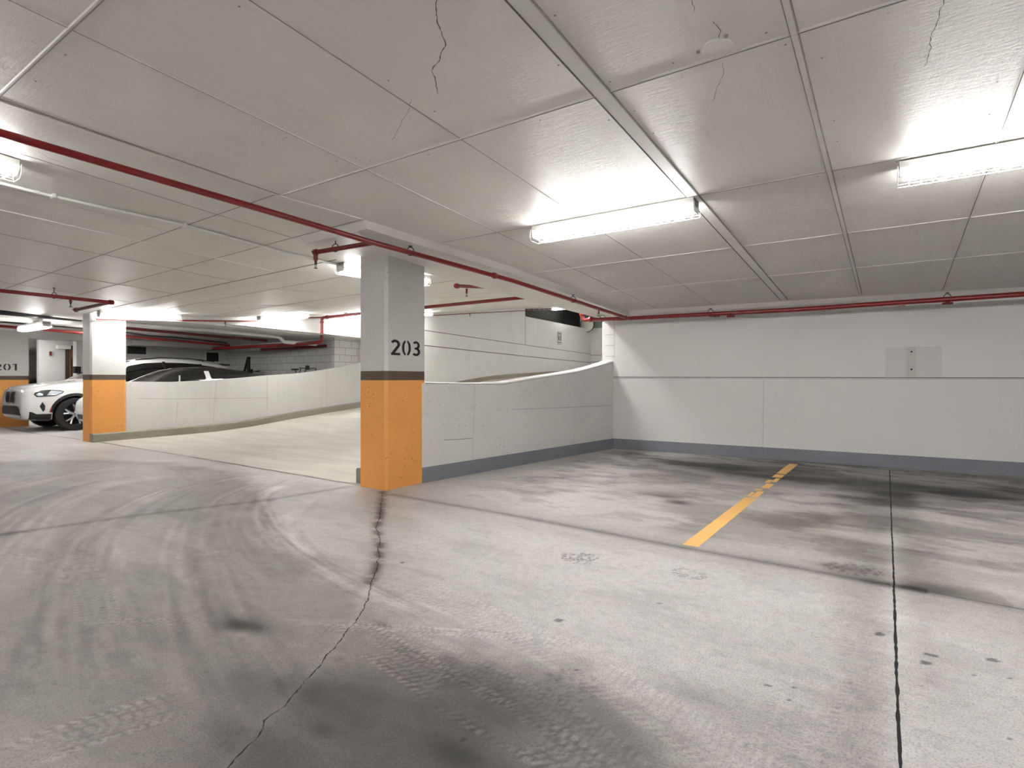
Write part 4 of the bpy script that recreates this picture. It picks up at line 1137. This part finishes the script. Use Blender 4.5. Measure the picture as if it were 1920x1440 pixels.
# hanging shade of the lamp above the suv
# conduit on the left ceiling, to the half hidden lamp
P = [CE(-160, 305, .016), CE(0, 343, .016), CE(100, 368, .016), CE(345, 422, .016), CE(525, 471, .016), CE(643, 499, .016)]
P = [(p[0], p[1], p[2]) for p in P]
e, o = pipe('conduit', P, .0125, WPIPE, 'thin white electrical conduit along the left ceiling', 'conduit')
for px in (101, 345):
    q = at_px(P, px); m = MB(); a_ = Vector(rel(o, q)); m.box((a_.x - .025, a_.y - .012, a_.z - .016), (a_.x + .025, a_.y + .012, a_.z + .016)); m.build('conduit_clip', [WHITEM], e)

# ------------------------------------------------------------------ SIGN, MIRROR
p = on_wl(1045, 645, .012); t = on_wl(1052, 623, .012)
ang = math.atan2(WL1[1] - WL0[1], WL1[0] - WL0[0])
e = empty('speed_limit_sign', p, ang - 0); tag(e, 'small white rectangular sign reading 10 on the far ramp wall', 'sign')
w = math.hypot(t[0] - p[0], t[1] - p[1]); h = t[2] - p[2]
# local x runs along the wall, -y faces the ramp
def srect(m, x0, x1, z0, z1, d, mi=0): m.box((x0 * w, -d, z0 * h), (x1 * w, -d + .004, z1 * h), mi)
m = MB(); srect(m, 0, 1, 0, 1, .01); m.build('sign_plate', [WHITEM], e)
m = MB()
for q in ((0.02, .98, .96, .99), (0.02, .98, .01, .04), (0.02, .08, .01, .99), (.92, .98, .01, .99), (.05, .95, .74, .77), (.12, .88, .83, .90), (.15, .85, .12, .19)): srect(m, *q, .013)
srect(m, .18, .34, .30, .68, .013)
for q in ((.46, .58, .30, .68), (.72, .84, .30, .68), (.46, .84, .62, .68), (.46, .84, .30, .36)): srect(m, *q, .013)
m.build('sign_lettering', [BLACKP], e)
mp = PY(1101, 608.5, YE - .6)
e = empty('convex_mirror', mp); tag(e, 'round pale back of a traffic mirror beside the dark grille', 'mirror')
m = MB(); R = .42; prof = [(0, .10), (.2, .08), (.33, .04), (.42, 0)]
vs = []; n = 10
for r_, d_ in prof: vs += [(r_ * cos(2 * pi * k / n + .3), -d_, r_ * 1.0 * sin(2 * pi * k / n + .3)) for k in range(n)]
fs = [(i * n + k, i * n + n + k, i * n + n + (k + 1) % n, i * n + (k + 1) % n) for i in range(3) for k in range(n)]
m.add(vs, fs); m.build('dish', [plain('mirror_back', (.80, .79, .74), .4)], e)
m = MB(); m.tube([(.43 * cos(2 * pi * k / 20), .0, .43 * sin(2 * pi * k / 20)) for k in range(21)], .022, 6, cap=False); m.build('rim', [BLACKM], e)
m = MB(); m.tube([(0, 0, 0), (0, .6, .1)], .03, 8); m.build('bracket', [BLACKM], e)

# ------------------------------------------------------------------ CARS
def evaluated_mesh(o):
    dg = bpy.context.evaluated_depsgraph_get(); dg.update()
    return bpy.data.meshes.new_from_object(o.evaluated_get(dg))
def loft(stations, closed_ring=True):
    """stations: list of (y, [(x,z)...]) half rings from bottom centre to top centre"""
    vs = []; fs = []; R = []
    for y, half in stations:
        ring = list(half) + [(-x, z) for x, z in half[-2:0:-1]]
        R.append(len(ring)); vs += [(x, y, z) for x, z in ring]
    n = R[0]
    for i in range(len(stations) - 1):
        for k in range(n): fs.append((i * n + k, i * n + (k + 1) % n, (i + 1) * n + (k + 1) % n, (i + 1) * n + k))
    fs.append(tuple(range(n - 1, -1, -1))); fs.append(tuple((len(stations) - 1) * n + k for k in range(n)))
    return vs, fs
def make_body(name, st, wheels, R, Wd, mat, parent):
    vs, fs = loft(st); o = link_mesh(name, vs, fs, mat)
    bm = bmesh.new(); bm.from_mesh(o.data); bmesh.ops.recalc_face_normals(bm, faces=bm.faces); bm.to_mesh(o.data); bm.free()
    s = o.modifiers.new('s', 'SUBSURF'); s.levels = 2; s.render_levels = 2
    m1 = evaluated_mesh(o); o.modifiers.clear(); o.data = m1
    cut = MB()
    for y, z in wheels:
        for sx in (-1, 1): cut.tube([(sx * (Wd - .28), y, z), (sx * (Wd + .3), y, z)], R, 40)
    c = cut.build('cutter', [PLASTIC]); bm = bmesh.new(); bm.from_mesh(c.data); bmesh.ops.recalc_face_normals(bm, faces=bm.faces); bm.to_mesh(c.data); bm.free()
    b = o.modifiers.new('b', 'BOOLEAN'); b.object = c; b.operation = 'DIFFERENCE'; b.solver = 'EXACT'
    m2 = evaluated_mesh(o); o.modifiers.clear(); o.data = m2; m2.materials.clear(); m2.materials.append(mat); m2.materials.append(PLASTIC)
    for p in m2.polygons:
        p.use_smooth = True; p.material_index = 0
        for y, z in wheels:
            q = p.center
            if math.hypot(q.y - y, q.z - z) < R * 1.005 + .002: p.material_index = 1; p.use_smooth = False
    m2.update()
    bpy.data.objects.remove(c); o.parent = parent; o.name = name
    return o
def decal(parent, name, body_bvh, poly, mat, direction, off=.006, step=.02, thick=None):
    """patch lying on the body: poly in the plane across 'direction' ('side': (y,z); 'front': (x,z))"""
    from mathutils.geometry import delaunay_2d_cdt
    P = []
    n = len(poly)
    for i in range(n):
        a, b = poly[i], poly[(i + 1) % n]; L = math.hypot(b[0] - a[0], b[1] - a[1]); k = max(1, int(L / step))
        P += [(a[0] + (b[0] - a[0]) * t / k, a[1] + (b[1] - a[1]) * t / k) for t in range(k)]
    nb = len(P)
    us = [p[0] for p in P]; ws = [p[1] for p in P]; u = min(us) + step * .5
    bnd = np.array(P)
    while u < max(us):
        w = min(ws) + step * .5
        while w < max(ws):
            if inside(np.array([u]), np.array([w]), P)[0] and np.hypot(bnd[:, 0] - u, bnd[:, 1] - w).min() > step * .45: P.append((u, w))
            w += step
        u += step
    co, ed, fa, *_ = delaunay_2d_cdt([Vector(p) for p in P], [(i, (i + 1) % nb) for i in range(nb)], [], 1, 1e-5)
    vs = []; ok = []
    for c in co:
        if direction == 'side': org = Vector((3, c[0], c[1])); dv = Vector((-1, 0, 0))
        elif direction == 'other': org = Vector((-3, c[0], c[1])); dv = Vector((1, 0, 0))
        else: org = Vector((c[0], -3, c[1])); dv = Vector((0, 1, 0))
        hit = body_bvh.ray_cast(org, dv)
        if hit[0] is None: vs.append((0, 0, 0)); ok.append(False)
        else: vs.append(tuple(hit[0] - dv * off)); ok.append(True)
    fs = [tuple(f) for f in fa if all(ok[i] for i in f)]
    if not fs: return None
    return link_mesh(name, vs, fs, mat, None, parent, smooth=True)
def wheel(parent, x, y, R, w, side, spokes=True):
    e = empty('wheel', (x, y, R)); e.parent = parent
    m = MB(); prof = [(.66, -.46), (.78, -.5), (.95, -.48), (1.0, -.38), (1.0, .38), (.95, .48), (.78, .5), (.66, .46), (.66, -.46)]; n = 48; vs = []
    for r_, t in prof: vs += [(t * w, R * r_ * cos(2 * pi * k / n), R * r_ * sin(2 * pi * k / n)) for k in range(n)]
    m.add(vs, [(i * n + k, i * n + (k + 1) % n, (i + 1) * n + (k + 1) % n, (i + 1) * n + k) for i in range(len(prof) - 1) for k in range(n)])
    for k in range(72):   # tread blocks at the shoulder
        a = 2 * pi * k / 72
        for s in (-1, 1): m.tube([(s * w * .50, R * .93 * cos(a), R * .93 * sin(a)), (s * w * .40, R * 1.003 * cos(a), R * 1.003 * sin(a))], .007, 4)
    t_ = m.build('tyre', [RUBBER], e, smooth=True)
    s = side; m = MB(); rim = [(.665, .42), (.66, .40), (.62, .30), (.60, -.3)]; vs = []
    for r_, t in rim: vs += [(s * t * w, R * r_ * cos(2 * pi * k / n), R * r_ * sin(2 * pi * k / n)) for k in range(n)]
    m.add(vs, [(i * n + k, i * n + (k + 1) % n, (i + 1) * n + (k + 1) % n, (i + 1) * n + k) for i in range(len(rim) - 1) for k in range(n)])
    m.tube([(s * w * .1, 0, 0), (s * w * .34, 0, 0)], R * .16, 20)
    for k in range(5):
        a = 2 * pi * k / 5 + .3
        for da in (-.17, .17):
            c1 = (s * w * .30, R * .12 * cos(a), R * .12 * sin(a)); mid = (s * w * .33, R * .34 * cos(a + da * .5), R * .34 * sin(a + da * .5)); c2 = (s * w * .36, R * .64 * cos(a + da * 1.4), R * .64 * sin(a + da * 1.4))
            m.tube([c1, mid, c2], [.030, .026, .024], 5)
    m.build('rim', [ALLOY], e, smooth=True)
    m = MB(); m.tube([(-s * w * .25, 0, 0), (-s * w * .05, 0, 0)], R * .6, 24); m.build('brake_disc', [BLACKM], e)
    return e
def greenhouse(parent, yv, zb, zr, wb, wr, mat_roof, glass_side, ws, rw, mat_pillar, pillars):
    """yv: stations; zb/zr/wb/wr functions of y. Shell plus glass patches"""
    def ring(y, g=0.0):
        b, r, B, T = zb(y), zr(y), wb(y) + g, wr(y) + g
        r = max(r, b + .01); k = (r - b)
        T2 = B + (T - B) * min(1, k / .5)
        return [(B, b - .06), (B, b), (B + (T2 - B) * .5 + .012, b + k * .5), (T2, b + k * .90), (T2 * .90, b + k * .985 + g), (T2 * .5, b + k * 1.02 + g), (0, b + k * 1.03 + g)]
    st = [(y, ring(y)) for y in yv]
    vs = []; fs = []
    for y, h in st: vs += [(x, y, z) for x, z in h] + [(-x, y, z) for x, z in h[-2::-1]]
    n = 13
    for i in range(len(st) - 1):
        for k in range(n - 1): fs.append((i * n + k, i * n + k + 1, (i + 1) * n + k + 1, (i + 1) * n + k))
    o = link_mesh('roof', vs, fs, mat_roof, None, parent, smooth=True)
    bm = bmesh.new(); bm.from_mesh(o.data); bmesh.ops.recalc_face_normals(bm, faces=bm.faces); bm.to_mesh(o.data); bm.free()
    def patch(name, y0, y1, k0, k1, mat, both=False, g=.006, ny=14, taper=(0, 0)):
        """patch on the side between ring params k0..k1 (0 belt .. 1 roof edge)"""
        for s in ((1, -1) if both else (1,)):
            vs = []; fs = []
            for i in range(ny + 1):
                for j in range(5):
                    t = k0 + (k1 - k0) * j / 4
                    ya = y0 + taper[0] * t; yb = y1 + taper[1] * t; y = ya + (yb - ya) * i / ny
                    b, r, B, T = zb(y), zr(y), wb(y), wr(y); k = max(r - b, .01); T2 = B + (T - B) * min(1, k / .5)
                    if t < .5: x = B + (T2 - B) * t + .012 * t * 2; z = b + k * t
                    else: u = (t - .5) / .4; x = (B + (T2 - B) * .5 + .012) * (1 - u) + T2 * u; z = b + k * t
                    vs.append((s * (x + g), y, z))
            for i in range(ny):
                for j in range(4):
                    q = (i * 5 + j, i * 5 + j + 1, i * 5 + j + 6, i * 5 + j + 5); fs.append(q if s < 0 else q[::-1])
            link_mesh(name, vs, fs, mat, None, parent, smooth=True)
    for (a, b, k0, k1, tp) in glass_side: patch('side_window', a, b, k0, k1, GLASS, True, .006, 14, tp)
    for (a, b, k0, k1, tp, mt) in pillars: patch('pillar', a, b, k0, k1, mt, True, .009, 2, tp)
    for nm, (ya, yb) in (('windscreen', ws), ('rear_window', rw)):
        vs = []; fs = []; ny = 10
        for i in range(ny + 1):
            y = ya + (yb - ya) * i / ny; h = ring(y, .006)
            row = [h[3], h[4], h[5], h[6]]; row = row + [(-x, z) for x, z in row[-2::-1]]
            vs += [(x * .97, y, z) for x, z in row]
        for i in range(ny):
            for j in range(6): fs.append((i * 7 + j, (i + 1) * 7 + j, (i + 1) * 7 + j + 1, i * 7 + j + 1))
        link_mesh(nm, vs, fs, GLASS, None, parent, smooth=True)
def half(zb, zt, w, wtop=.8, zs=.62):
    """half ring of the lower body"""
    H = zt - zb; s = zb + H * zs
    return [(0, zb), (w * .86, zb), (w * .97, zb + .07), (w * .995, zb + H * .35), (w, s), (w * .955, zb + H * .86), (w * wtop, zt - .015), (w * .45, zt + .015), (0, zt + .025)]

# --- white SUV
suv = empty('suv_car', (-15.80, 3.85, 0)); tag(suv, 'white suv with chrome twin grille parked nose out behind the middle column', 'car')
ST_ = [(-.015, half(.40, .72, .60, .75)), (.0, half(.33, .84, .68, .8)), (.05, half(.26, .93, .78, .84)), (.14, half(.23, .97, .855, .84)), (.32, half(.22, 1.00, .91, .82)), (.7, half(.22, 1.04, .935, .80)), (1.1, half(.22, 1.08, .945, .80)), (1.45, half(.22, 1.11, .945, .84)), (2.0, half(.22, 1.07, .945, .90)),
       (3.0, half(.22, 1.08, .945, .90)), (3.9, half(.22, 1.10, .945, .90)), (4.4, half(.25, 1.10, .92, .86)), (4.62, half(.32, 1.05, .87, .84)), (4.70, half(.40, .95, .80, .8)), (4.71, half(.45, .85, .74, .8))]
body = make_body('body', ST_, [(.86, .355), (3.72, .355)], .405, .95, CARW, suv)
bv = BVHTree.FromPolygons([v.co for v in body.data.vertices], [tuple(p.vertices) for p in body.data.polygons])
for y in (.86, 3.72):
    for s in (1, -1): wheel(suv, s * .84, y, .355, .235, s)
def fy(t, a): return interp(a, t)
greenhouse(suv, [1.15, 1.4, 1.7, 2.0, 2.3, 2.7, 3.2, 3.7, 4.1, 4.35, 4.5, 4.6], lambda y: fy(y, [(1.1, 1.08), (2, 1.05), (4.6, 1.10)]), lambda y: fy(y, [(1.15, 1.08), (1.4, 1.25), (1.7, 1.42), (2.0, 1.55), (2.3, 1.63), (2.7, 1.665), (3.2, 1.66), (3.7, 1.62), (4.1, 1.565), (4.35, 1.52), (4.5, 1.35), (4.6, 1.14)]),
           lambda y: fy(y, [(1.1, .84), (2, .88), (3.8, .88), (4.6, .80)]), lambda y: fy(y, [(1.1, .60), (2, .66), (3.8, .66), (4.6, .60)]), CARW,
           [(1.55, 2.72, .04, .80, (.50, 0)), (2.78, 3.62, .04, .80, (0, .0)), (3.68, 4.30, .04, .76, (0, -.35))], (1.2, 2.05), (4.36, 4.55), PLASTIC,
           [(2.72, 2.78, .02, .84, (0, 0), PLASTIC), (3.62, 3.68, .02, .82, (0, 0), PLASTIC)])
m = MB()
for s in (1, -1): m.tube([(s * .62, 2.15, 1.60), (s * .63, 2.7, 1.665), (s * .63, 3.4, 1.66), (s * .62, 4.05, 1.60)], .014, 6)
m.build_each('roof_rail', [PLASTIC], suv, smooth=True)
m = MB(); m.prism([(0, 4.22, 1.55), (0, 4.48, 1.54), (0, 4.50, 1.50), (0, 4.24, 1.50)], (.62, 0, 0)); m.prism([(0, 4.22, 1.55), (0, 4.48, 1.54), (0, 4.50, 1.50), (0, 4.24, 1.50)], (-.62, 0, 0)); m.build('spoiler', [PLASTIC], suv)
m = MB(); m.tube([(0, 3.9, 1.60), (0, 4.0, 1.665), (0, 4.10, 1.60)], .02, 6); m.build('antenna_fin', [PLASTIC], suv)
for s in (1, -1):
    m = MB(); m.tube([(s * .93, 1.62, 1.10), (s * 1.02, 1.60, 1.12)], .03, 6); m.prism([(s * .97, 1.52, 1.04), (s * 1.12, 1.56, 1.06), (s * 1.12, 1.60, 1.19), (s * .97, 1.56, 1.19)], (0, .12, 0)); m.build('wing_mirror', [CARW], suv)
# arch cladding and sill
def ringpoly(yc, zc_, r0, r1, a0, a1, n=16): return [(yc + r1 * cos(radians(a0 + (a1 - a0) * i / n)), zc_ + r1 * sin(radians(a0 + (a1 - a0) * i / n))) for i in range(n + 1)] + [(yc + r0 * cos(radians(a1 + (a0 - a1) * i / n)), zc_ + r0 * sin(radians(a1 + (a0 - a1) * i / n))) for i in range(n + 1)]
for d in ('side', 'other'):
    for y in (.86, 3.72): decal(suv, 'arch_cladding', bv, ringpoly(y, .355, .408, .465, 8, 172), PLASTIC, d, .008, .03)
    decal(suv, 'sill_cladding', bv, [(1.3, .235), (3.3, .235), (3.3, .40), (1.3, .40)], PLASTIC, d, .008, .06)
    decal(suv, 'bumper_cladding', bv, [(.09, .25), (.44, .25), (.44, .385), (.20, .385), (.13, .43), (.09, .44)], PLASTIC, d, .007, .02)
    decal(suv, 'headlight', bv, [(.155, .80), (.20, .745), (.50, .765), (.62, .815), (.66, .86), (.60, .885), (.42, .90), (.28, .885), (.18, .845)], PLASTIC, d, .006, .02)
    decal(suv, 'headlight_lens', bv, [(.36, .78), (.50, .785), (.61, .83), (.64, .855), (.58, .87), (.44, .885), (.40, .84)], LAMPG, d, .010, .02)
    decal(suv, 'headlight_lens', bv, [(.19, .80), (.22, .77), (.30, .775), (.30, .815), (.24, .835)], LAMPG, d, .010, .015)
    decal(suv, 'air_vent', bv, [(.24, .55), (.285, .645), (.33, .56), (.325, .47), (.295, .43)], PLASTIC, d, .007, .02)
    decal(suv, 'side_reflector', bv, [(.405, .41), (.42, .41), (.445, .53), (.43, .53)], AMBER, d, .008, .02)
def grille(sgn):
    outer = [(sgn * x, z) for x, z in ((.03, .60), (.04, .84), (.08, .885), (.27, .885), (.33, .84), (.29, .64), (.24, .595))]
    inner = [(sgn * x, z) for x, z in ((.055, .625), (.062, .83), (.09, .862), (.255, .862), (.302, .83), (.268, .65), (.23, .622))]
    g = decal(suv, 'kidney_grille', bv, outer, CHROME, 'front', .012, .03)
    decal(suv, 'grille_opening', bv, inner, PLASTIC, 'front', .020, .03)
    for i in range(7):
        x = sgn * (.09 + i * .028); decal(suv, 'grille_bar', bv, [(x, .64), (x + .008, .64), (x + .008, .85), (x, .85)], DSTEEL, 'front', .028, .05)
for s in (1, -1): grille(s)
decal(suv, 'lower_intake', bv, [(-.62, .36), (.62, .36), (.58, .50), (.45, .55), (-.45, .55), (-.58, .50)], PLASTIC, 'front', .010, .04)
decal(suv, 'skid_plate', bv, [(-.55, .30), (.55, .30), (.60, .36), (-.60, .36)], ALLOY, 'front', .014, .04)
m = MB(); m.tube([(0, -.022, .915), (0, -.03, .917)], .032, 20); m.build('round_badge', [plain('badge_blue_white', (.75, .8, .85), .3)], suv)

# --- white sedan with dark glass roof
sed = empty('sedan_car', (-13.52, 4.46, 0)); tag(sed, 'white sedan with a black glass roof parked close behind the ramp parapet', 'car')
S2 = [(-.01, half(.40, .62, .55, .75)), (.02, half(.28, .70, .70, .8)), (.10, half(.20, .76, .80, .82)), (.3, half(.17, .82, .88, .82)), (.7, half(.16, .90, .915, .80)), (1.1, half(.16, .95, .925, .80)), (1.6, half(.16, .96, .925, .88)), (2.5, half(.16, .965, .925, .9)), (3.5, half(.17, .99, .925, .88)), (4.2, half(.2, 1.02, .90, .82)), (4.5, half(.26, 1.02, .85, .8)), (4.66, half(.36, .96, .78, .8)), (4.68, half(.45, .86, .7, .8))]
b2 = make_body('body', S2, [(.84, .335), (3.72, .335)], .375, .925, CARW, sed)
for y in (.84, 3.72):
    for s in (1, -1): wheel(sed, s * .82, y, .335, .22, s)
greenhouse(sed, [.60, .85, 1.15, 1.45, 1.75, 2.05, 2.45, 2.85, 3.3, 3.75, 4.1, 4.3], lambda y: fy(y, [(.5, .88), (1.3, .95), (4.3, 1.0)]), lambda y: fy(y, [(.6, .92), (.85, 1.03), (1.15, 1.18), (1.45, 1.305), (1.75, 1.375), (2.05, 1.40), (2.45, 1.395), (2.85, 1.35), (3.3, 1.25), (3.75, 1.13), (4.1, 1.04), (4.3, 1.01)]),
           lambda y: fy(y, [(.5, .80), (1.6, .86), (3.6, .84), (4.3, .70)]), lambda y: fy(y, [(.5, .50), (1.6, .58), (3.4, .56), (4.3, .5)]), plain('black_glass_roof', (.08, .08, .08), .12, coat=1.0),
           [(1.04, 1.36, .05, .66, (.40, .18)), (1.40, 1.98, .05, .78, (.0, .0)), (2.14, 3.2, .05, .74, (0, -.45))], (.64, 1.7), (3.1, 4.1), PLASTIC,
           [(2.0, 2.11, .0, .80, (0, 0), CARW), (1.355, 1.39, .0, .72, (.12, .12), CHROME)])
for s in (1, -1):
    m = MB(); m.prism([(s * .93, 1.42, .94), (s * 1.08, 1.46, .96), (s * 1.08, 1.50, 1.06), (s * .93, 1.46, 1.06)], (0, .12, 0)); m.build('wing_mirror', [CARW], sed)
bv2 = BVHTree.FromPolygons([v.co for v in b2.data.vertices], [tuple(p.vertices) for p in b2.data.polygons])
for d in ('side', 'other'): decal(sed, 'headlight', bv2, [(.12, .60), (.20, .57), (.50, .67), (.56, .74), (.30, .70), (.16, .66)], LAMPG, d, .006, .02)
decal(sed, 'lower_intake', bv2, [(-.5, .30), (.5, .30), (.45, .40), (-.45, .40)], PLASTIC, 'front', .008, .04)
# far car
far = copy_tree(sed); far.location = (-29.0, 6.6, 0); tag(far, 'distant white car glimpsed beside column 201', 'car')

# ------------------------------------------------------------------ BICYCLES in the bay behind the parapet
def bicycle(loc, rz, label, drop):
    e = empty('bicycle', loc, rz); tag(e, label, 'bicycle')
    for y in (-.52, .52):
        m = MB(); m.tube([(0, y + .33 * cos(2 * pi * k / 32), .34 + .33 * sin(2 * pi * k / 32)) for k in range(33)], .018, 8, cap=False)
        for k in range(12): m.tube([(0, y, .34), (0, y + .32 * cos(2 * pi * k / 12), .34 + .32 * sin(2 * pi * k / 12))], .002, 4)
        m.build('wheel', [RUBBER], e, smooth=True)
    m = MB(); bb = (0, .05, .30); sc = (0, .18, .78); hc = (0, -.34, .84)
    for a, b in ((bb, sc), (sc, hc), (bb, (0, -.36, .74)), (bb, (0, .52, .34)), (sc, (0, .52, .34)), ((0, -.33, .95), (0, -.38, .66)), ((0, -.38, .66), (0, -.52, .34))): m.tube([a, b], .016, 8)
    m.build('frame', [BLACKM], e, smooth=True)
    m = MB(); m.tube([sc, (0, .22, .98)], .013, 8); m.prism([(-.07, .34, .98), (.07, .34, .98), (.02, .08, .98), (-.02, .08, .98)], (0, 0, .045)); m.build('saddle', [BLACKM], e)
    m = MB(); m.tube([(0, -.33, .93), (0, -.38, 1.02)], .014, 8)
    if drop:
        for s in (-1, 1): m.tube(bend([(0, -.40, 1.02), (s * .20, -.40, 1.03), (s * .22, -.52, 1.03), (s * .22, -.50, .92), (s * .22, -.40, .90)], .06), .012, 8)
    else:
        m.tube([(-.32, -.34, 1.05), (-.08, -.38, 1.02), (.08, -.38, 1.02), (.32, -.34, 1.05)], .012, 8)
        for s in (-1, 1): m.tube([(s * .2, -.36, 1.035), (s * .33, -.34, 1.05)], .018, 8)
    m.build('handlebar', [BLACKM], e, smooth=True)
    m = MB(); m.box((-.04, -.50, .98), (.04, -.42, 1.10)); m.build('front_light', [PLASTIC], e)
    return e
pb = PY(556, 690, YBK - .55); bicycle((pb[0], YBK - .46, .40), 1.42, 'black bicycle with a front lamp by the block wall behind the ramp parapet', True)
pb = PY(445, 700, YBK - .6); bicycle((pb[0] + .1, YBK - .46, .33), 1.5, 'black bicycle handlebar showing beside the tall dark stand at the corner', False)
for i, px in enumerate((445, 558)):   # low shelf the bikes stand on
    q = PY(px, 700, YBK - .65); m = MB(); m.box((q[0] - .95, YBK - .76, 0), (min(q[0] + .95, -12.9), YBK - .2, .33 if i == 0 else .40)); o = m.build('bike_rack_base', [CONC])
    tag(o, ('concrete plinth under the bicycle with the tall stand', 'concrete plinth under the bicycle with the front lamp')[i], 'plinth')
p = PY(466, 700, YBK - .5); zt = PY(466, 669, YBK - .5)[2]
e = empty('bike_stand', (p[0], YBK - .5, .33)); tag(e, 'tall dark folded stand with a slanted arm at the block wall', 'stand')
m = MB(); m.box((-.05, -.03, 0), (.05, .03, zt - .33)); m.build('post', [BLACKM], e)
m = MB(); m.tube([(0, -.03, zt - .40), (-.28, -.03, .80)], .035, 8); m.build('slanted_arm', [BLACKM], e)
